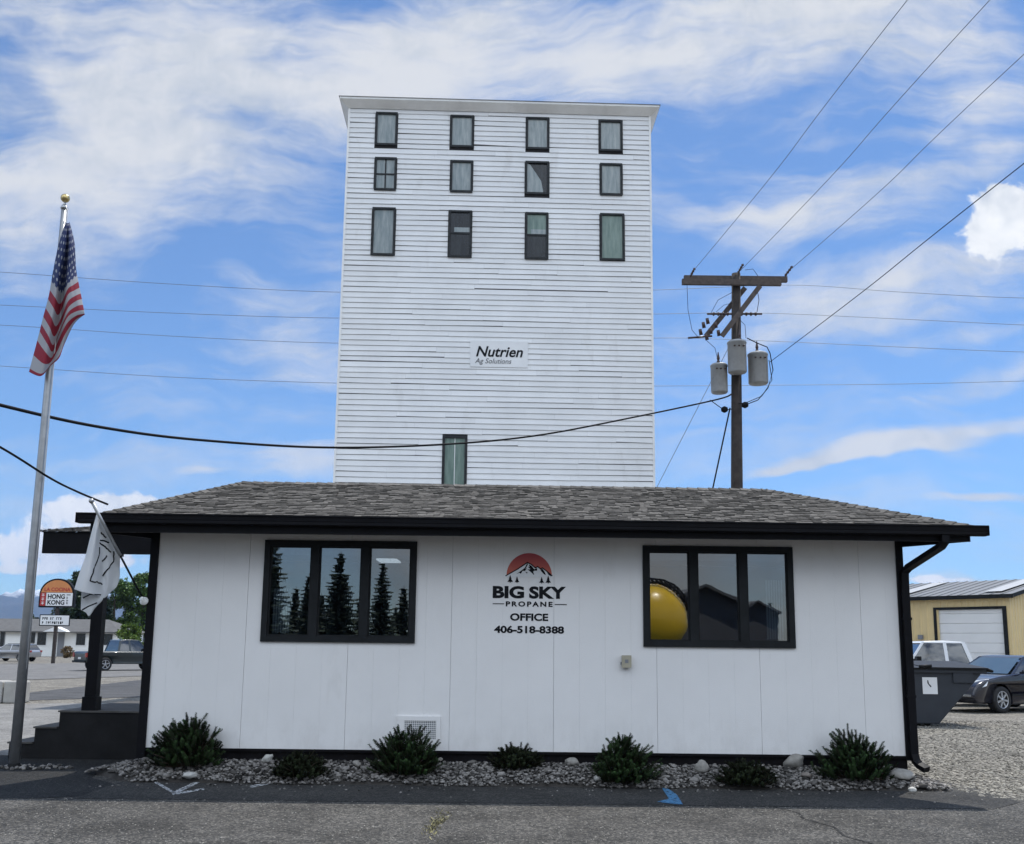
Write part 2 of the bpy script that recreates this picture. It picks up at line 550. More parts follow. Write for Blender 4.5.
def world_child(o, parent):
    """parent an object modelled in world coordinates to an unrotated empty"""
    o.parent = parent
    o.matrix_parent_inverse = Matrix.Identity(4)
    o.location = o.location - parent.location
    return o


def P(mb, name, m, root):          # world-modelled part under a root standing at its base
    o = mb.build(name, m)
    p = root
    off = Vector((0, 0, 0))
    while p:
        off += p.location
        p = p.parent
    o.parent = root
    o.location = -off
    return o


_tc = {}


def text_mesh(s, bold=0.0, shear=0.0, extrude=.0, spacing=1.0):
    cu = bpy.data.curves.new('txt', 'FONT')
    cu.body = s
    cu.size = 1
    cu.offset = bold
    cu.shear = shear
    cu.extrude = extrude
    cu.space_character = spacing
    cu.resolution_u = 4
    ob = bpy.data.objects.new('txt', cu)
    COL.objects.link(ob)
    dg = bpy.context.evaluated_depsgraph_get()
    me = bpy.data.meshes.new_from_object(ob.evaluated_get(dg))
    bpy.data.objects.remove(ob)
    bpy.data.curves.remove(cu)
    return me


def put_text(s, name, x0, x1, z0, z1, y, m, parent, bold=0.0, shear=0.0, spacing=1.0, thick=.003, mtx=None):
    """fit lettering to a rectangle on the plane y (facing -y)"""
    me = text_mesh(s, bold, shear, .5, spacing)
    xs = [v.co.x for v in me.vertices]; ys = [v.co.y for v in me.vertices]
    a, b, c, d = min(xs), max(xs), min(ys), max(ys)
    for v in me.vertices:
        x = x0 + (v.co.x - a) / (b - a) * (x1 - x0)
        z = z0 + (v.co.y - c) / (d - c) * (z1 - z0)
        yy = y - thick * (.5 + v.co.z)
        co = Vector((x, yy, z))
        if mtx: co = mtx @ co
        v.co = co
    me.materials.clear()
    me.materials.append(M[m])
    o = bpy.data.objects.new(name, me)
    COL.objects.link(o)
    off = Vector((0, 0, 0)); p = parent
    while p:
        off += p.location; p = p.parent
    o.parent = parent
    if not mtx: o.location = -off
    return o


# ------------------------------------------------------------------ ground and paving
def sheet(name, poly, m, off, kind='structure', breaks=(20, 55)):
    bm = bmesh.new()
    vs = [bm.verts.new((x, y, 0)) for x, y in poly]
    bm.faces.new(vs)
    for yb in breaks:
        bmesh.ops.bisect_plane(bm, geom=bm.verts[:] + bm.edges[:] + bm.faces[:], plane_co=(0, yb, 0), plane_no=(0, 1, 0))
    bmesh.ops.triangulate(bm, faces=bm.faces)
    for v in bm.verts: v.co.z = gz(v.co.y) + off
    bmesh.ops.recalc_face_normals(bm, faces=bm.faces)
    me = bpy.data.meshes.new(name)
    bm.to_mesh(me); bm.free()
    if me.polygons[0].normal.z < 0: me.flip_normals()
    me.materials.append(M[m])
    o = bpy.data.objects.new(name, me)
    COL.objects.link(o)
    o['kind'] = kind
    return o


def wig(a, b, n, amp, seed=0):
    out = []
    a = Vector(a); b = Vector(b)
    nrm = Vector((-(b - a).y, (b - a).x)).normalized()
    for i in range(n):
        t = i / n
        p = a.lerp(b, t)
        q = amp * (mnoise.noise(Vector((t * n * .7, seed, 0))))* (0 if i == 0 else 1)
        out.append((p.x + nrm.x * q, p.y + nrm.y * q))
    return out


sheet('ground', [(-9000, -400), (9000, -400), (9000, 9000), (-9000, 9000)], 'gravel', 0)
fa = [(-60, -60), (40, -60), (30, 2), (12, 7.4)] + wig((8.5, 8.2), (5.55, 10.3), 7, .25, 3) + wig((5.45, 10.6), (5.05, 12.35), 5, .10, 5) + [(4.6, 12.6), (4.0, 13.3), (-4.9, 13.3), (-60, 13.3)]
sheet('parking_lot', fa, 'asphalt', .004)
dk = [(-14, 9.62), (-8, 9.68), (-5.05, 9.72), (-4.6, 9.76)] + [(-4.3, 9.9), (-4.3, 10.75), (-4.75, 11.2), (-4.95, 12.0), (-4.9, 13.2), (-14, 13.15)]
sheet('painted_shade_patch', dk, 'patch', .008)  # dark sheet painting shade onto the lit ground left of the office
sheet('painted_eave_shade', [(-4.3, 9.77), (0, 9.765), (4.80, 9.75), (5.3, 10.2), (5.30, 10.9), (-4.3, 10.95)], 'painted_eave_shade', .008)  # darker strip laid inside the eave shadow to deepen it
sheet('side_lot', [(-60, 13.3), (-4.95, 13.3), (-4.95, 26)] + wig((-10, 25.6), (-22, 21), 8, .5, 2) + [(-60, 16)], 'lot', .006)
a, b, c, d = gr(20, 694), gr(150, 679), gr(150, 697), gr(20, 701)
sheet('driveway', [(d.x, d.y), (c.x, c.y), (10, 26.5), (10, 40), (b.x, b.y), (a.x, a.y)], 'darkstrip', .012)
a, b = gr(0, 664.5), gr(150, 662)
c, d = gr(150, 676), gr(0, 681)
sheet('street', [(a.x * 4, a.y + 3), (a.x, a.y), (b.x, b.y), (60, 76), (60, 45), (c.x, c.y), (d.x, d.y), (d.x * 4, d.y - 3)], 'street', .02)
# asphalt seam crack
mb = MB()
pts = [(2.6, 9.75), (2.75, 9.4), (2.7, 9.1), (2.85, 8.7), (2.8, 8.3), (2.95, 7.9), (2.95, 7.4)]
for (p, q) in zip(pts, pts[1:]):
    mb.add([(p[0], p[1], .0065), (p[0] + .025, p[1], .0065), (q[0] + .03, q[1], .0065), (q[0], q[1], .0065)], [(0, 1, 2, 3)])
cr = mb.build('pavement_crack', 'patch'); cr['kind'] = 'structure'

# mountains
mb = MB()
nx, ny = 90, 14
Rm = 7000
vs = []
for j in range(ny):
    for i in range(nx):
        t = i / (nx - 1)
        x = -6200 + t * 4100
        y = Rm + j * 220
        k = j / (ny - 1)
        n = mnoise.fractal(Vector((x * .0011, 0.3, y * .0011)), 1.0, 2.1, 6)
        prof = 330 + 60 * sin(t * 5 + .5) + 160 * n
        rise = sin(min(1, k * 1.4) * pi / 2) ** .8
        fall = max(.0, min(1, (t) * 8)) * max(0., min(1, (1 - t) * 2.4))
        z = -30 + (prof + 30) * rise * fall + 120 * (mnoise.fractal(Vector((x * .004, y * .004, 7)), 1.0, 2.1, 5)) * rise * fall
        vs.append((x, y, z))
fs = [(j * nx + i, j * nx + i + 1, (j + 1) * nx + i + 1, (j + 1) * nx + i) for j in range(ny - 1) for i in range(nx - 1)]
mb.add(vs, fs, .5, True)
mm = bpy.data.materials.new('mountain_forest_and_snow'); mm.use_nodes = True
T = NT(mm.node_tree); bb = T.n['Principled BSDF']
geo = T.new('ShaderNodeNewGeometry')
sp = T.new('ShaderNodeSeparateXYZ'); T.put(sp.inputs[0], geo.outputs['Position'])
nz = T.noise(geo.outputs['Position'], .012, 6, .7)
snow = T.maprange(T.math('ADD', sp.outputs[2], T.math('MULTIPLY', nz, 260)), 540, 640)
T.put(bb.inputs['Base Color'], T.mix(snow, T.mix(T.maprange(nz, .35, .65), (.012, .02, .02), (.05, .05, .04)), (.7, .72, .75)))
bb.inputs['Roughness'].default_value = 1
mt = mb.build('mountains', mm); mt['kind'] = 'structure'

# ------------------------------------------------------------------ the office
WY = 11.4
XL, XR = -4.29, 4.66
ZB, ZT = .33, 2.90
office = empty('office_building', (0, WY, 0))
tag(office, 'low white panelled office with black trim and grey shingle roof', 'building')
wins = [(-2.95, -1.145, 1.575, 2.76), (1.59, 3.368, 1.565, 2.745)]
WEND = 15.6
mb = MB()
x = XL
k = 0
first = True
PW = .3048
while x < XR - .001:
    x2 = min(x + (.235 if first else PW), XR)
    first = False
    gap = .0035 if k % 4 == 3 else .0008
    segs = []
    cuts = [x, x2 - gap]
    for (a, b, z0, z1) in wins:
        for e in (a, b):
            if x < e < x2 - gap: cuts.append(e)
    cuts.sort()
    for (p, q) in zip(cuts, cuts[1:]):
        mid = (p + q) / 2
        hit = [w_ for w_ in wins if w_[0] < mid < w_[1]]
        if hit:
            mb.box((p, WY, ZB), (q, WY + .016, hit[0][2])); mb.box((p, WY, hit[0][3]), (q, WY + .016, ZT))
        else:
            mb.box((p, WY, ZB), (q, WY + .016, ZT))
    x = x2; k += 1
for (a, b) in ((XL, wins[0][0]), (wins[0][1], wins[1][0]), (wins[1][1], XR)):
    mb.box((a, WY + .024, ZB), (b, WY + .12, ZT))
for (a, b, z0, z1) in wins:
    mb.box((a, WY + .024, ZB), (b, WY + .12, z0)); mb.box((a, WY + .024, z1), (b, WY + .12, ZT))
mb.box((XL, WY + .02, ZB), (XL + .12, WEND, ZT)); mb.box((XR - .12, WY + .02, ZB), (XR, WEND, ZT))
mb.box((XL + .12, WEND - .12, ZB), (XR - .12, WEND, ZT))
P(mb, 'wall', 'white', office)
for (a, b) in ((XL, wins[0][0]), (wins[0][1], wins[1][0]), (wins[1][1], XR)):
    mb = MB(); mb.box((a, WY + .017, ZB + .002), (b, WY + .0235, ZT - .002)); P(mb, 'wall_backing', 'backing', office)
mb = MB()
mb.box((XL + .015, WY + .02, -.1), (XR - .015, WEND - .01, ZB - .001))
mb.box((XL - .004, WY - .012, ZB - .03), (XR + .004, WY + .016, ZB - .002))
P(mb, 'foundation', 'found', office)
mb = MB()
mb.box((XL - .045, WY - .02, ZB - .12), (XL + .055, WY - .002, ZT)); mb.box((XL - .045, WY - .0185, ZB - .12), (XL - .002, WY + .10, ZT))
P(mb, 'corner_trim', 'black', office)
mb = MB()
mb.box((XR - .04, WY - .02, ZB - .05), (XR + .045, WY - .002, ZT)); mb.box((XR + .002, WY - .0185, ZB - .05), (XR + .045, WY + .10, ZT))
P(mb, 'corner_trim', 'black', office)
# interior
mb = MB()
mb.box((XL + .125, WEND - .14, ZB), (XR - .125, WEND - .125, 2.86))
mb.box((XL + .122, WY + .125, ZB), (XL + .135, WEND - .14, 2.86)); mb.box((XR - .135, WY + .125, ZB), (XR - .122, WEND - .14, 2.86))
mb.box((.2, WY + .125, ZB), (.3, WEND - .5, 2.86))
P(mb, 'interior_wall', 'inner', office)
mb = MB(); mb.box((XL + .13, WY + .02, ZB), (XR - .13, WEND - .13, ZB + .03)); P(mb, 'floor', 'innerfloor', office)
mb = MB(); mb.box((XL + .13, WY + .13, 2.865), (XR - .13, WEND - .13, 2.89)); P(mb, 'ceiling', 'sheer', office)
em = bpy.data.materials.new('lit_ceiling_panel'); em.use_nodes = True
eb = em.node_tree.nodes['Principled BSDF']; eb.inputs['Base Color'].default_value = (.9, .9, .9, 1)
eb.inputs['Emission Color'].default_value = (.95, .97, 1, 1); eb.inputs['Emission Strength'].default_value = .7
p0 = at(388, 553, 12.9)
mb = MB(); mb.box((p0.x - .16, 12.9, 2.68), (p0.x + .12, 13.4, 2.70)); P(mb, 'ceiling_light', em, office)

# windows
for wi, (a, b, z0, z1) in enumerate(wins):
    fr = MB()
    t = .058
    y0, y1 = WY - .028, WY + .06
    fr.box((a - .012, y0, z0 - .012), (b + .012, y1, z0 + t)); fr.box((a - .012, y0, z1 - t), (b + .012, y1, z1 + .012))
    fr.box((a - .012, y0 + .001, z0 + t), (a + t, y1, z1 - t)); fr.box((b - t, y0 + .001, z0 + t), (b + .012, y1, z1 - t))
    W3 = (b - a) / 3
    for k in (1, 2):
        fr.box((a + W3 * k - .048, y0 + .001, z0 + t), (a + W3 * k + .048, y1, z1 - t))
    win = P(fr, 'window', 'wframe', office)
    for k in range(3):
        xa = a + W3 * k + (.048 if k else t); xb = a + W3 * (k + 1) - (.048 if k < 2 else t)
        s_ = MB()
        q = .018
        s_.box((xa, WY, z0 + t), (xb, WY + .03, z0 + t + q)); s_.box((xa, WY, z1 - t - q), (xb, WY + .03, z1 - t))
        s_.box((xa, WY + .001, z0 + t + q), (xa + q, WY + .029, z1 - t - q)); s_.box((xb - q, WY + .001, z0 + t + q), (xb, WY + .029, z1 - t - q))
        P(s_, 'sash', 'wframe', win)
        g = MB(); g.box((xa + q, WY + .012, z0 + t + q), (xb - q, WY + .018, z1 - t - q)); P(g, 'pane', 'pane', win)
        r_ = MB(); r_.box((xa + .01, WY + .07, z1 - t - .10), (xb - .01, WY + .10, z1 - t - .005)); P(r_, 'blind_rail', 'sheer', win)
    sl = MB()
    xs = a + .10 if wi == 0 else b - .30
    for k in range(7):
        sl.box((xs + k * .03, WY + .075, z0 + .09), (xs + k * .03 + .022, WY + .078 + .004 * (k % 2), z0 + (.62 if wi == 0 else .80)))
    P(sl, 'blind_slats', 'sheer', win)

# roof (hip) : eaves and ridge
EL, ER, EY0, EY1 = -4.90, 5.37, 10.80, 16.0
ZE = 2.93
RL = Vector((-3.82, 13.3, 3.78)); RR = Vector((3.59, 13.3, 3.76))
E00 = Vector((EL, EY0, ZE)); E10 = Vector((ER, EY0, ZE)); E11 = Vector((4.76, EY1, ZE)); E01 = Vector((-4.38, EY1, ZE))
MR = Vector((4.76, 11.55, ZE)); ML = Vector((-4.38, 11.55, ZE))
mb = MB()
dz = Vector((0, 0, -.03))
mb.add([E00 + dz, E10 + dz, E11 + dz, E01 + dz, RL + dz, RR + dz, MR + dz, ML + dz], [(0, 1, 5, 4), (1, 6, 5), (6, 2, 5), (2, 3, 4, 5), (3, 7, 4), (7, 0, 4), (0, 7, 3, 2, 6, 1)])
rf = P(mb, 'roof', 'shingle_dark', office)


def shingle_face(mb, a, b, c, d, over=.03, courses=None, tab=.10):
    """a-b eave, d-c top (d above a); overlapping tabs, each its own slab"""
    n = (b - a).cross(d - a).normalized()
    if n.z < 0: n = -n
    up = ((d + c) / 2 - (a + b) / 2).length
    nc = courses or max(4, int(up / .10))
    for j in range(nc):
        t0 = j / nc - (.012 if j == 0 else .0); t1 = min(1, (j + 1.15) / nc)
        p0 = a.lerp(d, t0); q0 = b.lerp(c, t0); p1 = a.lerp(d, t1); q1 = b.lerp(c, t1)
        L = (q0 - p0).length
        dirv = (q0 - p0).normalized()
        if L < .05: continue
        s = -random.random() * tab
        L1a = (p1 - p0).dot(dirv); L1b = (q1 - p0).dot(dirv)
        upv = (p1 - p0) - dirv * L1a
        while s < L:
            wd = tab * random.uniform(.55, 1.5)
            s0 = max(0, s); s1 = min(L, s + wd - .004)
            s += wd
            if s1 - s0 < .01: continue
            e0 = max(s0, min(L1a, s1)); e1 = min(s1, max(L1b, s0))
            th = random.uniform(.007, .022)
            lo = n * th; li = n * .003
            jig = upv.normalized() * random.uniform(-.014, .006)
            A = p0 + dirv * s0 + jig; B = p0 + dirv * s1 + jig
            D = p0 + dirv * e0 + upv; C = p0 + dirv * max(e1, e0 + .001) + upv
            r = random.random()
            mb.add([A, B, B + lo, A + lo, C + li, D + li], [(0, 1, 2, 3), (3, 2, 4, 5)], r)


mb = MB()
shingle_face(mb, E00, E10, RR, RL)
shingle_face(mb, E01, ML, RL, RL.copy())
shingle_face(mb, ML, E00, RL, RL.copy())
shingle_face(mb, E10, MR, RR.copy(), RR)
shingle_face(mb, MR, E11, RR.copy(), RR)
shingle_face(mb, E11, E01, RL, RR, courses=10, tab=.6)
P(mb, 'shingles', 'shingle', rf)
mb = MB()


def capline(a, b):
    L = (b - a).length
    d = (b - a).normalized(); s = 0
    side = d.cross(Vector((0, 0, 1))).normalized(); up = side.cross(d)
    while s < L:
        p = a + d * s; q = a + d * min(L, s + .2)
        mb.add([p - side * .11 - up * .015, p + up * .035, p + side * .11 - up * .015, q - side * .11 - up * .03, q + up * .02, q + side * .11 - up * .03],
               [(0, 1, 4, 3), (1, 2, 5, 4), (0, 2, 1)], random.random())
        s += .15


for a, b in ((E00, RL), (E10, RR), (RL, RR), (E01, RL), (E11, RR)): capline(a, b)
P(mb, 'ridge_cap', 'shingle', rf)
# drip edge, fascia, gutter, soffit
mb = MB()
loop = [(-4.35, 15.95), (-4.35, 11.55), (EL + .06, EY0 + .045), (ER - .10, EY0 + .045), (4.73, 11.55), (4.73, 15.95)]
for (p, q) in zip(loop, loop[1:]):
    p_, q_ = Vector((p[0], p[1], 0)), Vector((q[0], q[1], 0)); n_ = (q_ - p_).normalized().cross(Vector((0, 0, 1))) * -.025
    zb_, zt_ = 2.785, 2.897
    if p[0] == q[0]: zb_ = 2.80
    mb.add([p_ + Vector((0, 0, zb_)), q_ + Vector((0, 0, zb_)), q_ + n_ + Vector((0, 0, zb_)), p_ + n_ + Vector((0, 0, zb_)), p_ + Vector((0, 0, zt_)), q_ + Vector((0, 0, zt_)), q_ + n_ + Vector((0, 0, zt_)), p_ + n_ + Vector((0, 0, zt_))],
           [(3, 2, 1, 0), (4, 5, 6, 7), (0, 1, 5, 4), (1, 2, 6, 5), (2, 3, 7, 6), (3, 0, 4, 7)])
P(mb, 'fascia', 'black', office)
mb = MB(); n_ = len(loop)
mb.add([(x_, y_, 2.870) for x_, y_ in loop] + [(x_, y_, 2.885) for x_, y_ in loop], [tuple(range(n_)), tuple(reversed(range(n_, 2 * n_)))]); P(mb, 'soffit', 'black', office)
# K-style gutter profile along x
mb = MB()
prof = [(0, 0), (-.07, 0), (-.085, .03), (-.105, .05), (-.11, .095), (-.122, .10), (-.122, .115), (-.10, .115), (-.10, .012), (-.008, .012), (-.008, .115), (0, .115)]
gx0, gx1 = -4.96, 5.43
n = len(prof)
gy = EY0 + .043
vs = [(gx0, gy + p[0], 2.86 + p[1] + .018) for p in prof] + [(gx1, gy + p[0], 2.86 + p[1] - .015) for p in prof]
fs = [(i, (i + 1) % n, (i + 1) % n + n, i + n) for i in range(n)]
mb.add(vs, fs)
mb.box((gx0 - .004, gy - .122, 2.878), (gx0, gy, 2.993)); mb.box((gx1, gy - .122, 2.845), (gx1 + .004, gy, 2.96))
P(mb, 'gutter', 'black', office)
# downspout
mb = MB()


def rtube(pts, w_, d_):
    pts = [Vector(p) for p in pts]; vs = []; fs = []
    for i, p in enumerate(pts):
        dv = (pts[min(i + 1, len(pts) - 1)] - pts[max(i - 1, 0)]).normalized()
        a = Vector((cos(.5), sin(.5) * 0, 0)) if abs(dv.z) > .3 else Vector((0, 0, 1))
        a = (a - dv * a.dot(dv)).normalized(); b = dv.cross(a).normalized()
        for (s1, s2) in ((-1, -1), (1, -1), (1, 1), (-1, 1)): vs.append(p + a * s1 * w_ / 2 + b * s2 * d_ / 2)
    for i in range(len(pts) - 1):
        for k in range(4): fs.append((i * 4 + k, i * 4 + (k + 1) % 4, i * 4 + 4 + (k + 1) % 4, i * 4 + 4 + k))
    fs.append((3, 2, 1, 0)); q = (len(pts) - 1) * 4; fs.append((q, q + 1, q + 2, q + 3))
    mb.add(vs, fs)


tp = Vector((4.95, gy - .055, 2.87)); 
rtube([tp, tp + Vector((0, 0, -.09)), tp + Vector((-.02, .05, -.14)), Vector((4.735, WY - .09, 2.52)), Vector((4.70, WY - .05, 2.46)), Vector((4.695, WY - .05, 2.3)), Vector((4.70, WY - .05, .36)), Vector((4.71, WY - .07, .28)), Vector((4.735, WY - .10, .24)), Vector((4.78, WY - .19, .20))], .085, .06)
ds = P(mb, 'downspout', 'black', office)
for z in (1.0, 1.9):
    mb = MB(); mb.box((4.645, WY - .085, z), (4.748, WY - .008, z + .03)); P(mb, 'strap', 'black', ds)
# crawl vent
a = at(397, 716, WY); b = at(440, 742, WY)
mb = MB(); mb.box((a.x, WY - .022, .40), (b.x - .02, WY - .002, .44 + .02)); mb.box((a.x, WY - .022, a.z - .05), (b.x, WY - .002, a.z)); mb.box((b.x - .05, WY - .021, .46), (b.x, WY - .003, a.z - .05)); mb.box((a.x, WY - .021, .46), (a.x + .09, WY - .003, a.z - .05))
vent = P(mb, 'crawl_vent', 'white', office)
mb = MB()
x = a.x + .095
mb.box((a.x + .09, WY - .006, .46), (b.x - .05, WY - .003, a.z - .05))
P(mb, 'vent_screen', 'inner', vent)
mb = MB()
while x < b.x - .05:
    mb.box((x, WY - .016, .46), (x + .005, WY - .008, a.z - .05)); x += .022
z = .48
while z < a.z - .06:
    mb.box((a.x + .09, WY - .013, z), (b.x - .05, WY - .0085, z + .005)); z += .022
P(mb, 'vent_grille', 'towertrim', vent)

# wall sign
def WX(px): return at(px, 600, WY).x
def WZ(py, px=528): return at(px, py, WY).z


sg = MB()
cxs, czs = WX(529), WZ(577); R = .272
n = 28
poly = [(cxs + R * cos(pi * k / n + .12 * 0), czs + .015 + R * sin(pi * k / n)) for k in range(n + 1)]
sg.prism(poly, .002, Matrix.Translation((0, WY - .0035, 0)))
gm = bpy.data.materials.new('sunset_red_print'); gm.use_nodes = True
T = NT(gm.node_tree); co = T.new('ShaderNodeTexCoord').outputs['Object']; s3 = T.new('ShaderNodeSeparateXYZ'); T.put(s3.inputs[0], co)
T.put(T.n['Principled BSDF'].inputs['Base Color'], T.mix(T.maprange(s3.outputs[2], czs, czs + R), (.55, .13, .07), (.42, .045, .06)))
T.n['Principled BSDF'].inputs['Roughness'].default_value = .5
sign = P(sg, 'wall_sign', gm, office)
# mountain emblem
def loc2(px, py):   # enlarged-crop coordinates -> wall
    X = 470 + px * 140 / 1024; Y = 540 + py * 110 / 805
    q = at(X, Y, WY); return (q.x, q.z)


mb = MB()
ridge = [(262, 262), (300, 240), (345, 215), (390, 185), (420, 165), (450, 180), (478, 205), (495, 195), (515, 212), (530, 205), (560, 228), (600, 262)]
low = [(598, 272), (268, 272)]
mb.prism([loc2(*p) for p in ridge + low], .0015, Matrix.Translation((0, WY - .0058, 0)))
P(mb, 'emblem_snow', 'signwhite', sign)
mb = MB()


def stroke(pts, wd, y=WY - .0078):
    pts = [Vector(loc2(*p)) for p in pts]
    for p, q in zip(pts, pts[1:]):
        d_ = (q - p); 
        if d_.length < 1e-6: continue
        nn_ = Vector((-d_.y, d_.x)).normalized() * wd / 2
        d_ = d_.normalized() * wd * .3
        mb.prism([tuple(p - nn_ - d_), tuple(q - nn_ + d_), tuple(q + nn_ + d_), tuple(p + nn_ - d_)], .0015, Matrix.Translation((0, y, 0)))


stroke(ridge, .013)
for i, pg in enumerate([[(340, 250), (400, 205), (418, 170), (425, 175), (405, 215), (420, 205), (400, 228), (385, 225), (372, 248), (360, 240)], [(430, 178), (450, 190), (470, 215), (492, 205), (490, 225), (470, 225), (462, 232), (470, 258), (445, 235), (420, 215), (440, 215)],
           [(515, 215), (532, 212), (548, 238), (555, 258), (540, 250), (520, 228)], [(404, 232), (422, 238), (416, 246)], [(425, 196), (440, 200), (434, 210)], [(560, 232), (600, 262), (592, 266), (575, 256)]]):
    mb.prism([loc2(*p) for p in pg], .0014, Matrix.Translation((0, WY - .0077 - i * .00001, 0)))
for (tx, ty, hh, ww) in ((294, 312, 58, 20), (344, 314, 50, 17), (524, 318, 50, 18), (572, 318, 60, 20)):
    mb.prism([loc2(tx, ty - hh), loc2(tx - ww * .5, ty - hh * .45), loc2(tx - ww * .35, ty - hh * .45), loc2(tx - ww, ty - 6), loc2(tx - 3, ty - 6), loc2(tx - 3, ty), loc2(tx + 3, ty), loc2(tx + 3, ty - 6), loc2(tx + ww, ty - 6), loc2(tx + ww * .35, ty - hh * .45), loc2(tx + ww * .5, ty - hh * .45)], .0015, Matrix.Translation((0, WY - .0060, 0)))
P(mb, 'emblem_mountain', 'ink', sign)


def sgn(s, px0, px1, py0, py1, **k):
    a = loc2(px0, py1); b = loc2(px1, py0)
    zb = (a[1] + b[1]) / 2; h = abs(loc2(px0, py0)[1] - loc2(px0, py1)[1])
    return put_text(s, 'lettering', a[0], b[0], zb - h / 2, zb + h / 2, WY - .0015, 'ink', sign, **k)


sgn('BIG', 166, 396, 336, 427, bold=.045)
sgn('SKY', 432, 702, 340, 431, bold=.045)
sgn('PROPANE', 262, 604, 450, 488, bold=.035, spacing=1.35)
sgn('OFFICE', 293, 572, 537, 592, bold=.034)
sgn('406-518-8388', 176, 688, 628, 683, bold=.036)
mb = MB()
stroke([(168, 466), (248, 467)], .010, WY - .0045); P(mb, 'emblem_bar', 'ink', sign)
mb = MB(); stroke([(622, 472), (706, 473)], .010, WY - .0045); P(mb, 'emblem_bar', 'ink', sign)

# porch on the left side
PY = 12.9
mb = MB()
pxl = at(60, 713, PY).x
pz = .61
mb.box((pxl, PY, -.1), (XL - .005, 15.2, pz)); mb.box((at(35, 730, PY).x, PY + .001, -.1), (pxl, 15.2, .40)); mb.box((at(9, 745, PY).x, PY + .002, -.1), (at(35, 730, PY).x, 15.2, .20))
porch = P(mb, 'porch_steps', 'stepdark', office)
M['tread'] = mat('worn_step_tread', (.085, .08, .075), .9, .25, 5, .4, 60)
for (xa_, xb_, z_) in ((pxl - .02, XL - .06, pz), (at(35, 730, PY).x - .02, pxl - .021, .40), (at(9, 745, PY).x - .02, at(35, 730, PY).x - .021, .20)):
    mb = MB(); mb.box((xa_, PY - .015, z_ + .0005), (xb_, 15.2, z_ + .022)); P(mb, 'tread', 'tread', porch)
mb = MB()
pcx = -5.60
mb.box((pcx - .075, PY + .05, pz), (pcx + .075, PY + .18, 2.97)); mb.box((pcx - .095, PY + .03, pz + .001), (pcx + .095, PY + .20, pz + .20)); mb.box((pcx - .09, PY + .035, 2.64), (pcx + .09, PY + .195, 2.748))
P(mb, 'porch_post', 'black', office)
mb = MB()
mb.box((-4.95, PY + .3, .2), (-4.86, PY + .39, 2.97)); 
P(mb, 'porch_post', 'black', office)
mb = MB()
x0, x1 = -6.34, XL - .002
mb.box((x0, PY - .10, 2.71), (x1, PY - .05, 3.0)); mb.box((x0, PY - .05, 2.90), (x0 + .05, 15.4, 3.0)); mb.box((x0 + .05, PY - .05, 2.975), (x1, 15.4, 2.998))
pr = P(mb, 'porch_roof', 'black', office)
mb = MB()
a_ = Vector((x0 - .03, PY - .13, 3.01)); b_ = Vector((-4.9, PY - .13, 3.01)); c_ = Vector((-4.9, 14.1, 3.27)); d_ = Vector((-5.7, 14.1, 3.27))
shingle_face(mb, a_, b_, c_, d_)
shingle_face(mb, Vector((x0 - .03, 15.4, 3.01)), a_, d_, Vector((-5.7, 14.2, 3.27)))
P(mb, 'shingles', 'shingle', pr)

# junction box
mb = MB(); a = at(626, 662, WY)
mb.box((a.x - .052, WY - .06, a.z - .06), (a.x + .052, WY - .002, a.z + .075))
mb.box((a.x - .056, WY - .068, a.z - .064), (a.x + .056, WY - .06, a.z + .079))
jb = empty('junction_box', (a.x, WY, a.z)); tag(jb, 'small beige electrical box on white wall left of the window', 'electrical box')
P(mb, 'cover', 'beige', jb)
mb = MB(); mb.box((a.x - .02, WY - .072, a.z - .01), (a.x + .02, WY - .068, a.z + .03)); P(mb, 'socket', 'inner', jb); mb = MB(); mb.box((a.x - .068, WY - .05, a.z - .03), (a.x - .0565, WY - .02, a.z + .0)); P(mb, 'latch', 'inner', jb)
mb = MB(); mb.tube([(a.x, WY - .008, a.z - .09), (a.x, WY - .03, a.z - .064)], .008, 6); P(mb, 'conduit', 'white', jb)

# ------------------------------------------------------------------ the grain elevator
TY = 30.0
tw = empty('grain_elevator', (-.55, TY, gz(TY)))
tw.rotation_euler = (0, 0, radians(1.7))
tag(tw, 'tall white wooden grain elevator tower rising behind the office roof', 'tower')
TXL, TXR = -5.12, 5.12      # local (about x = -.55)
TB, TT = 0.0, 19.72
TD = 11.0


def tl(px, py):     # picture -> local x,z on the tower front
    q = at(px, py, TY)
    for _ in range(3):
        yy = TY + (q.x + .55) * sin(radians(1.7))
        q = at(px, py, yy)
    return ((q.x + .55) / cos(radians(1.7)), q.z - gz(TY))


twins = []   # (x0,x1,z0,z1,kind)
for (x0, x1, y0, y1, kd) in ((375, 398, 112, 147, 'cloth'), (450, 474, 115, 149, 'cloth'), (526, 549, 117, 151, 'cloth'), (599, 622, 120, 153, 'cloth'),
                         (374, 397, 157, 192, 'cross'), (450, 473, 160, 194, 'cloth'), (525, 549, 161, 196, 'torn'), (600, 622, 163, 197, 'cloth'),
                         (371, 396, 207, 257, 'cloth'), (448, 472, 210, 259, 'dark'), (525, 548, 212, 261, 'dark2'), (600, 624, 213, 262, 'green'),
                         (442, 467, 435, 489, 'door')):
    a = tl(x0, y1); b = tl(x1, y0); twins.append((a[0], b[0], a[1] + .05, b[1] - .05, kd))
mb = MB()


def clear(x, z0, z1):
    return None


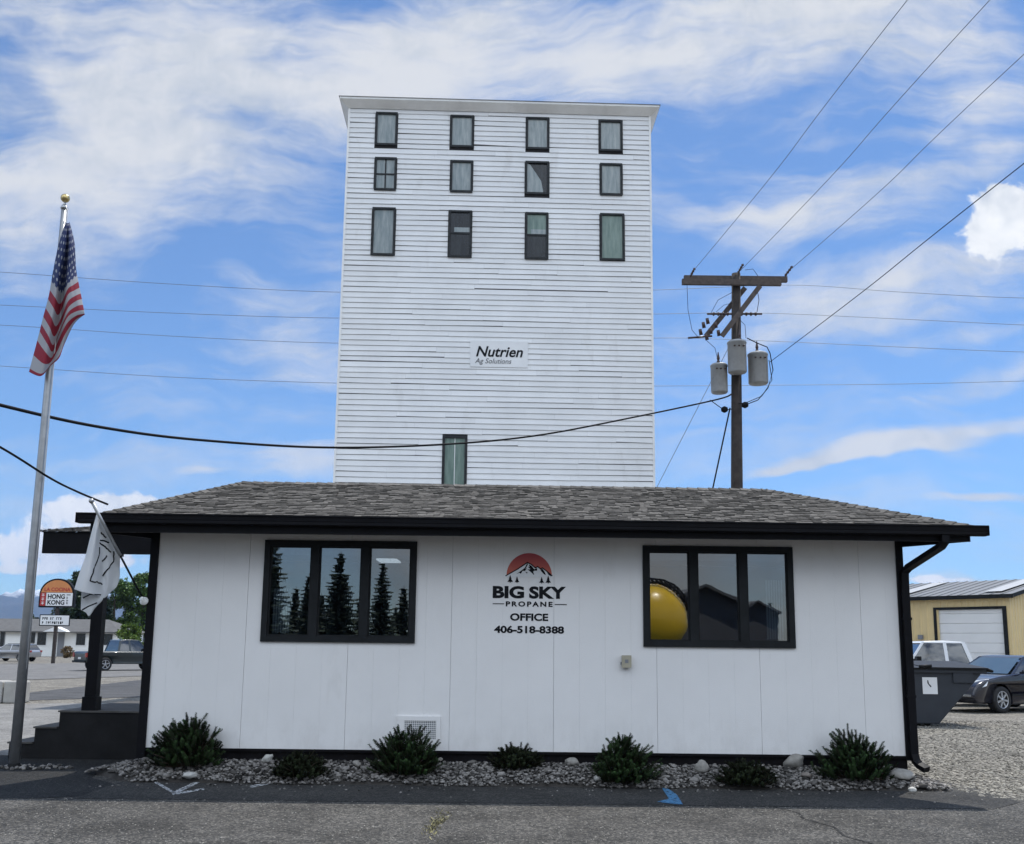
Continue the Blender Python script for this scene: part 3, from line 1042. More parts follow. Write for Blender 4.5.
BH = .182
z = TB
j = 0
while z < TT:
    z1 = min(z + BH, TT)
    cuts = sorted([(w_[0] - .02, w_[1] + .02) for w_ in twins if w_[2] - .02 < (z + z1) / 2 < w_[3] + .02])
    spans = []; x = TXL
    for (a, b) in cuts: spans.append((x, a)); x = b
    spans.append((x, TXR))
    for (a, b) in spans:
        s = a
        while s < b - .01:
            e = min(b, s + random.uniform(1.5, 4.8))
            if b - e < .4: e = b
            g0 = max(0, random.gauss(.003, .010)); g1 = max(0, random.gauss(.003, .010))
            if random.random() < .06: g0 += .02
            yo = random.uniform(0, .006)
            # slanted lap board: bottom proud, top tucked; small gap beneath
            nseg = max(1, int((e - s) / .8))
            for q in range(nseg):
                xa = s + (e - s) * q / nseg; xb = s + (e - s) * (q + 1) / nseg
                ga = g0 + (g1 - g0) * q / nseg; gb = g0 + (g1 - g0) * (q + 1) / nseg
                xb2 = xb - (.0015 if q == nseg - 1 else 0)
                mb.add([(xa, -.034 - yo, z + ga), (xb2, -.034 - yo, z + gb), (xb2, -.010, z1 - .002), (xa, -.010, z1 - .002), (xa, .0, z + ga), (xb2, .0, z + gb)],
                       [(0, 1, 2, 3), (4, 5, 1, 0)], random.random() if q == 0 else mb.r[-1])
            s = e
    z = z1; j += 1
# sides and back
for sx in (TXL, TXR):
    z = TB
    while z < TT:
        o_ = .03 if sx > 0 else -.03
        mb.add([(sx + o_, 0, z), (sx + o_, TD, z), (sx, TD, z + BH), (sx, 0, z + BH), (sx, 0, z), (sx, TD, z)], [(0, 1, 2, 3), (4, 5, 1, 0)], random.random())
        z += BH
mb.add([(TXL, TD, TB), (TXR, TD, TB), (TXR, TD, TT), (TXL, TD, TT)], [(0, 1, 2, 3)])
wl = mb.build('wall', 'siding', tw, fix=False)
mb = MB(); mb.box((TXL + .01, .001, TB), (TXR - .01, TD - .01, TT)); 
# backing with recessed windows is simple: solid core, panes sit proud of it inside frames
mb.build('wall_core', 'sidegap', tw)
mb = MB(); mb.box((TXL - .035, -.05, TB), (TXL + .03, .04, TT)); mb.build('corner_board', 'towertrim', tw)
mb = MB(); mb.box((TXR - .03, -.05, TB), (TXR + .035, .04, TT)); mb.build('corner_board', 'towertrim', tw)
# cornice: sloping soffit and roof
mb = MB()
ov = .30
mb.box((TXL - ov, -ov, TT + .10), (TXR + ov, TD + ov, TT + .17))
mb.add([(TXL - ov, -ov, TT + .10), (TXR + ov, -ov, TT + .10), (TXR + .04, -.04, TT - .10), (TXL - .04, -.04, TT - .10),
        (TXL - ov, TD + ov, TT + .10), (TXR + ov, TD + ov, TT + .10), (TXR + .04, TD + .04, TT - .10), (TXL - .04, TD + .04, TT - .10)],
       [(0, 1, 2, 3), (0, 3, 7, 4), (1, 5, 6, 2), (4, 7, 6, 5)])
mb.build('cornice', 'towertrim', tw)
mb = MB()
cx_ = (TXL + TXR) / 2; cy_ = TD / 2; o2 = ov + .03
mb.add([(TXL - o2, -o2, TT + .175), (TXR + o2, -o2, TT + .175), (TXR + o2, TD + o2, TT + .175), (TXL - o2, TD + o2, TT + .175), (cx_, cy_ - 1, TT + 1.2), (cx_, cy_ + 1, TT + 1.2)],
       [(0, 1, 4), (1, 2, 5, 4), (2, 3, 5), (3, 0, 4, 5), (3, 2, 1, 0)])
mb.build('roof', 'roofmetal', tw)
# window materials
def clothmat(name, c1, c2, sc=9):
    m = bpy.data.materials.new(name); m.use_nodes = True
    T = NT(m.node_tree); b_ = T.n['Principled BSDF']; co = T.new('ShaderNodeTexCoord').outputs['Object']
    nn_ = T.noise(T.mapping(co, scale=(1, 1, .15)), sc, 4, .6)
    T.put(b_.inputs['Base Color'], T.mix(T.maprange(nn_, .35, .65), c1, c2))
    b_.inputs['Roughness'].default_value = .25; b_.inputs['Coat Weight'].default_value = .12 if c1[0] < .05 else .4; b_.inputs['Coat Roughness'].default_value = .05
    return m


M['w_cloth'] = clothmat('dusty_curtained_glass', (.20, .25, .26), (.34, .38, .38))
M['w_green'] = clothmat('green_tinted_glass', (.12, .19, .16), (.20, .28, .24))
M['w_dark'] = clothmat('dark_old_glass', (.006, .008, .010), (.022, .026, .028))
for (x0, x1, z0, z1, kd) in twins:
    fr = MB(); t = .066
    yf, yb = -.075, -.005
    fr.box((x0, yf, z0), (x1, yb, z0 + t)); fr.box((x0, yf, z1 - t), (x1, yb, z1)); fr.box((x0, yf + .001, z0 + t), (x0 + t, yb, z1 - t)); fr.box((x1 - t, yf + .001, z0 + t), (x1, yb, z1 - t))
    if kd == 'cross':
        fr.box(((x0 + x1) / 2 - .022, -.04, z0 + t), ((x0 + x1) / 2 + .022, -.012, z1 - t)); fr.box((x0 + t, -.041, (z0 + z1) / 2 - .03), (x1 - t, -.013, (z0 + z1) / 2 + .02))
    if kd in ('dark', 'dark2'):
        zm = z0 + (z1 - z0) * .52
        fr.box((x0 + t, -.045, zm - .03), (x1 - t, -.013, zm + .03))
    wf = fr.build('window', 'towerframe', tw)
    wf.name = 'window'
    pn = MB()
    if kd in ('dark', 'dark2'):
        zm = z0 + (z1 - z0) * .52
        pn.box((x0 + t, -.02, z0 + t), (x1 - t, -.003, zm - .03)); pn.build('pane', 'w_dark', wf)
        pn = MB(); pn.box((x0 + t, -.025, zm + .03), (x1 - t, -.003, z1 - t)); pn.build('pane', 'w_dark' if kd == 'dark' else 'w_green', wf)
        cu = MB(); cu.box((x0 + t + .12, -.032, zm + .02), (x1 - t, -.0255, zm + .20)); cu.build('curtain', 'w_cloth', wf)
    elif kd == 'torn':
        pn.box((x0 + t, -.012, z0 + t), (x1 - t, -.003, z1 - t)); pn.build('pane', 'w_dark', wf)
        cu = MB(); cu.prism([(x0 + t, z0 + t), (x1 - t - .12, z0 + t), (x1 - t - .2, z0 + .5), (x0 + t + .10, z1 - t - .05), (x0 + t, z1 - t)], .008, Matrix.Translation((0, -.024, 0))); cu.build('curtain', 'w_cloth', wf)
    else:
        pn.box((x0 + t, -.02, z0 + t), (x1 - t, -.003, z1 - t)); pn.build('pane', {'green': 'w_green', 'door': 'w_green'}.get(kd, 'w_cloth'), wf)
    if kd == 'door':
        sl = MB(); xm = (x0 + x1) / 2
        sl.box((xm - .01, -.03, z0 + t), (xm + .01, -.021, z1 - t)); sl.build('mullion', 'towertrim', wf)
# sign board
a = tl(470, 367); b = tl(528, 342)
mb = MB(); mb.box((a[0], -.050, a[1]), (b[0], -.036, b[1]), rnd=.6)
tsn = mb.build('sign_board', 'siding', tw)
a = tl(476, 358); b = tl(523, 347)
put_text('Nutrien', 'lettering', a[0], b[0], tl(500, 357.5)[1], tl(500, 347)[1], -.056, 'ink', tsn, bold=.018, shear=.25, mtx=Matrix.Identity(4))
a = tl(475, 364); b = tl(511.5, 358)
put_text('Ag Solutions', 'lettering', a[0], b[0], tl(493, 365.5)[1], tl(493, 359)[1], -.056, 'inkgrey', tsn, shear=.25, mtx=Matrix.Identity(4))

# ------------------------------------------------------------------ planting bed
def inbed(x, y):
    if not (-5.0 < x < 4.95): return False
    yf = 10.86 + .04 * sin(x * 3.1) + (max(0, -4.2 - x) * 1.1)
    return yf < y < 11.42 + (.3 if x > 4.66 else 0)


def bedz(x, y): return .17 * min(1, max(0, (y - 10.86) / .5)) ** .8 * min(1, max(0, (x + 5.0) / .8)) * min(1, max(0.15, (4.95 - x) / .5))


mb = MB(); nx, ny = 90, 8
vs = []
for j in range(ny):
    for i in range(nx):
        x = -4.98 + 9.9 * i / (nx - 1)
        yf = 10.84 + .04 * sin(x * 3.1) + max(0, -4.2 - x) * 1.1
        y = yf + (11.43 - yf if x > -4.3 else max(.02, 11.95 - yf)) * j / (ny - 1)
        vs.append((x, y, -.03 if (j == 0 or i in (0, nx - 1)) else .010 + bedz(x, y)))
mb.add(vs, [(j * nx + i, j * nx + i + 1, (j + 1) * nx + i + 1, (j + 1) * nx + i) for j in range(ny - 1) for i in range(nx - 1)], .5, True)
bd = mb.build('planting_bed', 'soil'); bd['kind'] = 'structure'

ICO = bmesh.new(); bmesh.ops.create_icosphere(ICO, subdivisions=1, radius=1)
IV = [v.co.copy() for v in ICO.verts]; IF = [tuple(v.index for v in f.verts) for f in ICO.faces]; ICO.free()
ICO = bmesh.new(); bmesh.ops.create_icosphere(ICO, subdivisions=3, radius=1)
JV = [v.co.copy() for v in ICO.verts]; JF = [tuple(v.index for v in f.verts) for f in ICO.faces]; ICO.free()


def stone(mb, p, r, sub=False):
    sx, sy, sz = random.uniform(.8, 1.45), random.uniform(.7, 1.1), random.uniform(.45, .75)
    rz = random.uniform(0, pi); tlt = random.uniform(-.5, .5)
    m_ = Matrix.Rotation(rz, 3, 'Z') @ Matrix.Rotation(tlt, 3, 'X')
    V, Fc = (JV, JF) if sub else (IV, IF)
    sd_ = random.random() * 50
    vs = []
    for v in V:
        k = 1 + .28 * mnoise.noise(v * (1.3 if sub else 2) + Vector((sd_, 0, 0))) + (.08 * mnoise.noise(v * 5 + Vector((0, sd_, 0))) if sub else 0)
        q = m_ @ Vector((v.x * sx * k, v.y * sy * k, v.z * sz * k))
        vs.append(Vector(p) + q * r)
    mb.add(vs, Fc, random.random(), True if sub else False)


M['pebble'] = mat('grey_river_pebbles', (.17, .16, .15), .85, .2, 20, rnd=.9, spec=.2)
M['boulder'] = mat('pale_river_stone', (.29, .275, .25), .85, .2, 12, .3, 60)
M['boulderdark'] = mat('brown_grey_stone', (.20, .175, .155), .85, .2, 12, .3, 60)
M['boulderwhite'] = mat('white_quartz_stone', (.46, .45, .42), .8, .12, 12, .3, 60)
mb = MB()
cnt = 0
while cnt < 9500:
    x = random.uniform(-5, 4.95); y = random.uniform(10.8, 11.95)
    if not inbed(x, y) and not (x < -4.35 and 11.4 < y < 11.95 and x > -4.95): continue
    r = random.uniform(.008, .024)
    stone(mb, (x, y, .018 + bedz(x, y) + r * random.uniform(.1, 1.0)), r); cnt += 1
for _ in range(110):
    x = random.uniform(-4.5, 4.85); y = random.uniform(10.92, 11.36); r = random.uniform(.026, .046)
    stone(mb, (x, y, .018 + bedz(x, y) + r * .35), r, True)
for _ in range(160):   # strays on the asphalt in front
    x = random.uniform(-4.5, 4.8); y = 10.85 - abs(random.gauss(0, .22)); stone(mb, (x, y, .012), random.uniform(.006, .014))
for _ in range(70):   # round the flagpole
    t = random.uniform(0, 2 * pi); q = random.uniform(.1, .42)
    stone(mb, (-6.06 + q * cos(t) * 1.5 + .15, 12.0 + q * sin(t) * .5, .02), random.uniform(.015, .04))
pb = mb.build('pebbles', 'pebble', fix=False); tag(pb, 'grey river pebbles filling the bed under the white wall', kind='stuff', cat='pebbles')
# loose grit on asphalt, gravel stones right
mb = MB()
for _ in range(9000):
    x = random.uniform(-5, 5.2); y = 7.2 + 2.6 * random.random() ** 1.3
    if mnoise.noise(Vector((x * .9, y * 1.4, 3))) < random.uniform(-.5, .35): continue
    stone(mb, (x, y, .005), random.uniform(.003, .009))
for _ in range(60):
    x = random.uniform(-5, 5.2); y = random.uniform(7.2, 10.6)
    stone(mb, (x, y, .007), random.uniform(.006, .013))
M['grit'] = mat('loose_grit', (.19, .18, .16), .9, .2, 20, rnd=.6)
gt = mb.build('grit', 'grit', fix=False); tag(gt, 'loose grit scattered over the worn asphalt', kind='stuff', cat='grit')
mb = MB()
M['gravelstone'] = mat('crushed_gravel_stones', (.22, .205, .175), .9, .2, 20, rnd=.6)
n_ = 0
while n_ < 12000:
    y = 8.2 + 14 * random.random() ** 1.5; x = 5 + (y * .62 - 5 + 1.0) * random.random()
    lim = 5.05 + max(0, (10.6 - y)) * 1.25
    if x < lim: continue
    stone(mb, (x, y, gz(y) + .004), random.uniform(.008, .028)); n_ += 1
gs = mb.build('gravel_stones', 'gravelstone', fix=False); tag(gs, 'crushed gravel covering the yard right of the office', kind='stuff', cat='gravel')

# big stones
bl = [(190, 775, .06, 'boulderwhite', 'small pale stone in front of the leftmost tall shrub'), (236, 763, .06, 'boulderdark', 'brown oval stone between the first tall shrub and first low shrub'),
      (271, 761, .06, 'boulderdark', 'flat tan stone behind the first white quartz stone'), (267, 771, .075, 'boulderwhite', 'white quartz stone left of the first low shrub'),
      (373, 762, .065, 'boulderdark', 'brown stone left of the second tall shrub near wall'), (357, 773, .05, 'boulder', 'pale flat stone low left of the second tall shrub'),
      (439, 771, .06, 'boulder', 'pale stone tucked right of the second tall shrub'), (546, 769, .045, 'boulder', 'small pale stone just right of the middle low shrub'),
      (563, 767, .065, 'boulderdark', 'round dark stone right of the middle low shrub'), (577, 763, .065, 'boulderdark', 'rounded grey stone nearest wall in the middle pair'),
      (572, 774, .06, 'boulder', 'pale flat oval stone in front of the dark middle stones'), (600, 779, .055, 'boulderwhite', 'white stone at the left foot of the third tall shrub'),
      (691, 768, .06, 'boulder', 'pale pointed stone left of the last low shrub near wall'), (702, 777, .08, 'boulder', 'large flat grey stone left of the last low shrub'),
      (795, 776, .10, 'boulder', 'large tan boulder right of the last low shrub'), (812, 773, .085, 'boulderwhite', 'squarish white boulder beside the large tan one'),
      (903, 781, .09, 'boulder', 'long pale stone at the right end of the bed'), (912, 786, .04, 'boulderwhite', 'small white stone at the bed tip by the downspout'),
      (806, 780, .05, 'boulderdark', 'brown stone in front of the two large boulders')]
for (px, py, r, m_, lb) in bl:
    p = gr(px, py, .09)
    p.z = .02 + bedz(p.x, p.y) + r * .45
    mb = MB(); c0 = p.copy()
    stone(mb, (0, 0, .015), r * 1.2, True)
    o = mb.build('river_stone', m_); o.location = c0
    tag(o, lb, 'stone', 'large stones in the planting bed')

# shrubs
def shrub(px, py, hh, ww, tall, label):
    p = gr(px, py, .08)
    p.y = max(p.y, 10.95)
    p.z = bedz(p.x, p.y) + .01
    root = empty('evergreen_shrub', p)
    tag(root, label, 'shrub', 'evergreen shrubs along the wall')
    fo = MB(); st = MB()
    rx = ww / 2 * .84; rz_ = hh * (.80 if tall else .76); cz = hh * .06
    lobes = [(0, 0, .92)] + [(random.uniform(-.55, .55) * rx, random.uniform(-.25, .1) * rx, random.uniform(.55, 1.0)) for _ in range(7)]
    ns = 560 if tall else 420
    lean_ = random.gauss(0, .12)
    for k in range(ns):
        lx, ly, ls = random.choice(lobes)
        t = random.uniform(0, 2 * pi); ph = random.uniform(0, 1) ** .75 * pi / 2 * 1.12
        q = random.uniform(.25, 1.0) ** .5
        nrm = Vector((sin(ph) * cos(t), sin(ph) * sin(t), cos(ph)))
        p0 = Vector((lx * .75 + nrm.x * rx * q * (.45 + .35 * ls), ly + nrm.y * rx * .55 * q, max(.015, cz + nrm.z * rz_ * q * ls)))
        if abs(p0.x) > rx: p0.x *= rx / abs(p0.x)
        side = p0.x / rx
        up_ = Vector((side * .95 + lean_ + nrm.x * .3 + random.gauss(0, .30), nrm.y * .6 + random.gauss(0, .25), .55 + (.28 if tall else 0) + random.gauss(0, .15))).normalized()
        L = random.uniform(.05, .11) if not tall else random.uniform(.06, .14)
        if random.random() < (.08 if tall else .03): L *= 1.7
        bend = Vector((random.gauss(0, .3), random.gauss(0, .3), .25))
        p1 = p0 + up_ * L * .5; p2 = p1 + (up_ + bend).normalized() * L * .5
        pts = [p0 * (1 - s_) ** 2 + p1 * 2 * s_ * (1 - s_) + p2 * s_ * s_ for s_ in (0, .25, .5, .75, 1)]
        if k % 5 == 0: st.tube([(p0.x * .15, p0.y * .15, 0), p0 * .6, p0], [.008, .006, .004], 5, cap=False)
        st.tube([pts[0], pts[2], pts[4]], [.0045, .0035, .002], 4, cap=False)
        nn_ = int(22 + L * 190)
        tone = random.random() ** 1.6
        for i in range(nn_):
            s_ = i / nn_; f = s_ * 4; i0 = min(3, int(f)); c = pts[i0].lerp(pts[i0 + 1], f - i0)
            ax = (pts[i0 + 1] - pts[i0]).normalized()
            th = i * 2.4 + k
            a = ax.cross(Vector((0, 1, 0)) if abs(ax.y) < .9 else Vector((1, 0, 0))).normalized(); b = ax.cross(a)
            out = a * cos(th) + b * sin(th)
            d = (out * 1.0 + ax * .55).normalized()
            ln = random.uniform(.022, .034) * (1.1 - .4 * s_)
            sd_ = ax.cross(out).normalized() * .0055
            fo.add([c - sd_ * .7, c + sd_ * .7, c + d * ln * .7 + sd_, c + d * ln, c + d * ln * .7 - sd_], [(0, 1, 2, 3, 4)], min(1, tone * .75 + .25 * s_))
    fo.build('foliage', 'shrub' if tall else 'shrublow', root, fix=False)
    st.build('stem', 'stem', root, fix=False)


shrub(190, 772, .62, .98, True, 'tall spiky dark evergreen shrub left of the left window, first in the bed')
shrub(300, 776, .26, .66, False, 'low rounded dark shrub below the left window')
shrub(407, 776, .54, .80, True, 'tall evergreen shrub in front of the white crawl vent')
shrub(517, 775, .30, .62, False, 'low bushy shrub beneath the phone number on wall')
shrub(625, 780, .58, .80, True, 'tall evergreen shrub beneath the beige wall box by the blue arrow')
shrub(747, 782, .28, .66, False, 'low dark mounded shrub below the right window')
shrub(857, 781, .58, .92, True, 'wide feathery evergreen shrub near the downspout, last in the bed')

# painted marks
def mark(name, px_polys, m_, off, label, cat):
    mb = MB()
    for pp in px_polys:
        pts = [gr(*q) for q in pp]
        mb.add([(p.x, p.y, off) for p in pts], [tuple(range(len(pts)))])
    o = mb.build(name, m_); tag(o, label, cat); return o


def strip(pts, wd):
    out = []
    for (a, b) in zip(pts, pts[1:]):
        dx, dy = b[0] - a[0], b[1] - a[1]; L = sqrt(dx * dx + dy * dy)
        nx_, ny_ = -dy / L * wd, dx / L * wd * .7
        out.append([(a[0] - nx_, a[1] - ny_), (b[0] - nx_, b[1] - ny_), (b[0] + nx_, b[1] + ny_), (a[0] + nx_, a[1] + ny_)])
    return out


mark('paint_mark', strip([(208, 777), (192, 786), (172, 795)], 2.0) + strip([(155, 783), (174, 794)], 1.6) + strip([(176, 795), (204, 790)], 1.3), 'spraywhite', .0135, 'worn white sprayed arrow on dark asphalt below the first tall shrub', 'paint mark')
mark('paint_mark', strip([(250, 788), (282, 782)], 1.6), 'spraywhite', .0135, 'short white sprayed dash on asphalt by the first low shrub', 'paint mark')
mark('paint_mark', [[(661, 788), (667, 789), (677, 796), (683, 806), (672, 805), (657, 803), (669, 800)]], 'sprayblue', .0135, 'blue sprayed arrow on asphalt in front of the bed', 'paint mark')
# white stake by the arrow
mb = MB(); p = gr(659, 787); mb.tube([(p.x, p.y + .12, 0), (p.x + .005, p.y + .12, .13), (p.x - .03, p.y + .12, .15)], .006, 6)
mb.box((p.x - .045, p.y + .112, .144), (p.x - .01, p.y + .128, .156))
o = mb.build('sprinkler_pipe', 'concrete'); tag(o, 'thin pale pipe standing in the bed by the blue arrow', 'pipe')
# weed
p = gr(437, 824); root = empty('weed', (p.x, p.y, .004)); tag(root, 'small dry yellow weed growing through the asphalt', 'weed')
mb = MB()
for k in range(230):
    yy_ = random.gauss(0, .30); c = Vector((random.gauss(0, .035) + .03 * sin(yy_ * 6), yy_, 0)); h_ = random.uniform(.006, .028); w_ = random.uniform(.003, .008); a2 = random.uniform(0, pi)
    s_ = Vector((cos(a2), sin(a2), 0)) * w_
    tip = c + Vector((random.uniform(-.03, .03), random.uniform(-.03, .03), h_))
    mb.add([c - s_ * .4, c + s_ * .4, c.lerp(tip, .6) + s_, tip, c.lerp(tip, .6) - s_], [(0, 1, 2, 3, 4)], random.random())
mb.build('leaf_tuft', 'weed', root, fix=False)['kind'] = 'stuff'

# ------------------------------------------------------------------ flagpole and flag
FX, FY = -6.06, 12.02
fp = empty('flagpole', (FX, FY, 0)); tag(fp, 'tall brushed metal flagpole with a gold ball at far left', 'flagpole')
mb = MB(); mb.tube([(FX, FY, -.05), (FX, FY, 2.4), (FX, FY, 5.2), (FX, FY, 7.30)], [.062, .058, .048, .036], 18); P(mb, 'pole', 'steel', fp)
mb = MB(); mb.lathe([(.085, 0), (.085, .025), (.07, .04), (.064, .06)], 20, (FX, FY, 0)); P(mb, 'base_collar', 'stepdark', fp)
tpz = at(66, 196, FY)
mb = MB()
bz = 7.43
mb.lathe([(.058 * sin(pi * k / 12) + .001, bz + -.058 * cos(pi * k / 12)) for k in range(13)], 20, (FX, FY, 0)); P(mb, 'finial', 'gold', fp)
mb = MB(); mb.tube([(FX, FY, 7.28), (FX, FY, 7.40)], .015, 8); mb.lathe([(.045, 7.27), (.05, 7.29), (.03, 7.33)], 14, (FX, FY, 0)); P(mb, 'truck', 'steel', fp)
mb = MB(); mb.tube([(FX + .04, FY - .04, 7.30), (FX + .075, FY - .05, 7.22), (FX + .07, FY - .05, 7.1), (FX + .055, FY - .05, 6.9), (FX + .066, FY - .04, 5.0), (FX + .07, FY - .05, 1.2)], .006, 6); P(mb, 'halyard', 'sheer', fp)


def grid_interp(ctrl, nu, nv):
    """ctrl[v][u] of 3-vectors -> Catmull-Rom surface"""
    def cr(p, t):
        n = len(p) - 1; f = t * n; i = min(n - 1, int(f)); u = f - i
        p0 = p[max(0, i - 1)]; p1 = p[i]; p2 = p[i + 1]; p3 = p[min(n, i + 2)]
        return .5 * ((2 * p1) + (p2 - p0) * u + (2 * p0 - 5 * p1 + 4 * p2 - p3) * u * u + (3 * p1 - p0 - 3 * p2 + p3) * u ** 3)
    out = []
    for j in range(nv):
        row = [cr([Vector(r[k]) for r in ctrl], j / (nv - 1)) for k in range(len(ctrl[0]))]
        out.append([cr(row, i / (nu - 1)) for i in range(nu)])
    return out


def cloth(name, ctrl, nu, nv, m_, thick=.003, uvf=None, wrinkle=.0):
    g_ = grid_interp(ctrl, nu, nv)
    bm = bmesh.new(); uvl = bm.loops.layers.uv.new('UVMap')
    V = [[bm.verts.new(g_[j][i]) for i in range(nu)] for j in range(nv)]
    for j in range(nv - 1):
        for i in range(nu - 1):
            f_ = bm.faces.new((V[j][i], V[j][i + 1], V[j + 1][i + 1], V[j + 1][i])); f_.smooth = True
            for lp, (a_, b_) in zip(f_.loops, ((i, j), (i + 1, j), (i + 1, j + 1), (i, j + 1))):
                lp[uvl].uv = (a_ / (nu - 1), b_ / (nv - 1))
    me = bpy.data.meshes.new(name); bm.to_mesh(me); bm.free()
    me.materials.append(m_)
    o = bpy.data.objects.new(name, me); COL.objects.link(o)
    md = o.modifiers.new('thickness', 'SOLIDIFY'); md.thickness = thick; md.offset = 0
    return o


# flag cloth material: stripes by v, canton with stars at the top
fm = bpy.data.materials.new('stars_and_stripes_fabric'); fm.use_nodes = True
T = NT(fm.node_tree); bb = T.n['Principled BSDF']
uv = T.new('ShaderNodeUVMap').outputs[0]
s3 = T.new('ShaderNodeSeparateXYZ'); T.put(s3.inputs[0], uv)
U_, V_ = s3.outputs[0], s3.outputs[1]
# canton ends at v=.44 ; stripes below
sv = T.math('MULTIPLY', T.math('SUBTRACT', V_, .40), 1 / .0640)
fr_ = T.math('MODULO', T.math('ADD', T.math('FLOOR', sv), 20), 2)
stripe = T.mix(fr_, (.36, .36, .38), (.26, .014, .032))
cellv = T.math('MULTIPLY', V_, 24); cellu = T.math('MULTIPLY', U_, 9)
row = T.math('FLOOR', cellv)
cu2 = T.math('ADD', cellu, T.math('MULTIPLY', T.math('MODULO', row, 2), .5))
du = T.math('SUBTRACT', T.math('FRACT', cu2), .5); dv = T.math('SUBTRACT', T.math('FRACT', cellv), .5)
rr = T.math('ADD', T.math('MULTIPLY', du, du), T.math('MULTIPLY', dv, dv))
star = T.math('LESS_THAN', rr, .05)
canton = T.mix(star, (.018, .030, .105), (.36, .37, .40))
incan = T.math('LESS_THAN', V_, .40)
T.put(bb.inputs['Base Color'], T.mix(incan, stripe, canton))
bb.inputs['Roughness'].default_value = .8
bb.inputs['Subsurface Weight'].default_value = .0
def fpt(px, py, dy): 
    q = at(px, py, FY - .12 + dy); return q
flag_ctrl = []
# each row: pixel positions across (left edge .. fold .. right edge) with depth wiggle
def rowpts(lst): return [fpt(*q) for q in lst]
flag_ctrl.append(rowpts([(65.5, 222, .03), (66, 223, 0), (66.7, 223, -.02), (67.4, 223, 0), (68.1, 223, .02), (68.8, 223, .03), (69.5, 222, .04)]))
flag_ctrl.append(rowpts([(58.5, 245, .05), (62, 246, -.06), (65.5, 247, -.02), (67.5, 247, .05), (69.5, 246, -.03), (72, 245, -.02), (74.5, 243, .03)]))
flag_ctrl.append(rowpts([(53, 272, .06), (57.5, 276, -.08), (61.5, 280, .03), (64.5, 280, .09), (68, 277, -.06), (72, 272, -.03), (76, 268, .04)]))
flag_ctrl.append(rowpts([(49, 295, .06), (54, 303, -.09), (58, 310, .04), (62, 306, .10), (68, 292, -.07), (74, 288, -.03), (79, 285, .03)]))
flag_ctrl.append(rowpts([(43, 318, .06), (49, 328, -.10), (54, 338, .03), (61, 325, .10), (68, 309, -.07), (76, 302, -.04), (82, 300, .03)]))
flag_ctrl.append(rowpts([(38, 338, .06), (46, 350, -.09), (52, 356, .05), (58, 340, .10), (67, 322, -.05), (76, 315, -.04), (84.5, 313, .02)]))
flag_ctrl.append(rowpts([(29, 372, .05), (41, 376, -.08), (50, 366, .04), (59, 358, -.02), (64, 345, .03), (74, 324, .02), (84.5, 314.5, .04)]))
fl = cloth('national_flag', flag_ctrl, 60, 140, fm)
tag(fl, 'limp red white and blue striped flag with stars hanging on the flagpole', 'flag')

# white flag on a wall mounted staff
bk = Vector((-4.36, WY - .03, 2.02))
tip = at(92, 502, WY - .9)
fs_ = empty('flag_staff', bk); tag(fs_, 'slanted pale flag staff on the black corner post of office', 'flag staff')
mb = MB(); d0 = (tip - bk); mb.tube([bk + d0 * .02, bk + d0 * .50], .012, 10); P(mb, 'lower_rod', 'wframe', fs_)
mb = MB(); mb.tube([bk + d0 * .48, bk + d0 * 1.0], [.020, .018], 10); P(mb, 'upper_rod', 'steel', fs_)
mb = MB(); mb.lathe([(.05, 0), (.05, .015), (.03, .02), (.022, .09)], 14, bk, Matrix.Rotation(radians(70), 3, 'X').to_4x4()); P(mb, 'bracket', 'towertrim', fs_)
mb = MB(); e_ = bk + d0 * 1.01
mb.lathe([(.028 * sin(pi * k / 8) + .001, -.028 * cos(pi * k / 8)) for k in range(9)], 12, e_); P(mb, 'finial', 'steel', fs_)
wm = bpy.data.materials.new('white_printed_fabric'); wm.use_nodes = True
T = NT(wm.node_tree); bb = T.n['Principled BSDF']
bb.inputs['Base Color'].default_value = (.80, .81, .82, 1); bb.inputs['Roughness'].default_value = .85
tr_ = T.new('ShaderNodeBsdfTranslucent'); tr_.inputs[0].default_value = (.6, .62, .63, 1)
mxs = T.new('ShaderNodeMixShader'); mxs.inputs[0].default_value = .25
T.l.new(bb.outputs[0], mxs.inputs[1]); T.l.new(tr_.outputs[0], mxs.inputs[2]); T.l.new(mxs.outputs[0], T.n['Material Output'].inputs[0])
fy = WY - .72
def zc(cx, cy, dy=0.0):   # crop (70..160 x 495..625, scale 6.49) -> world
    return at(70 + cx / 6.489, 495 + cy / 6.489, fy + dy)
wc = [[zc(172, 128, 0), zc(185, 140, -.02), zc(200, 165, .02), zc(230, 215, .10), zc(265, 280, .2), zc(300, 340, .3), zc(325, 400, .4)],
      [zc(135, 260, .0), zc(165, 270, -.05), zc(190, 285, .05), zc(215, 320, .12), zc(250, 370, .2), zc(285, 420, .3), zc(322, 470, .4)],
      [zc(100, 400, .0), zc(140, 415, -.06), zc(185, 430, .05), zc(215, 440, .16), zc(250, 470, .2), zc(285, 510, .3), zc(322, 530, .38)],
      [zc(60, 510, .0), zc(110, 535, -.08), zc(170, 555, .02), zc(210, 560, .18), zc(245, 575, .2), zc(275, 585, .28), zc(305, 590, .33)],
      [zc(28, 612, .0), zc(80, 630, -.08), zc(150, 645, -.02), zc(215, 668, .16), zc(235, 660, .22), zc(255, 640, .26), zc(275, 620, .3)]]
wf_ = cloth('white_flag', wc, 50, 50, wm)
tag(wf_, 'white flag with thin black mountain outlines hanging from slanted staff', 'flag')
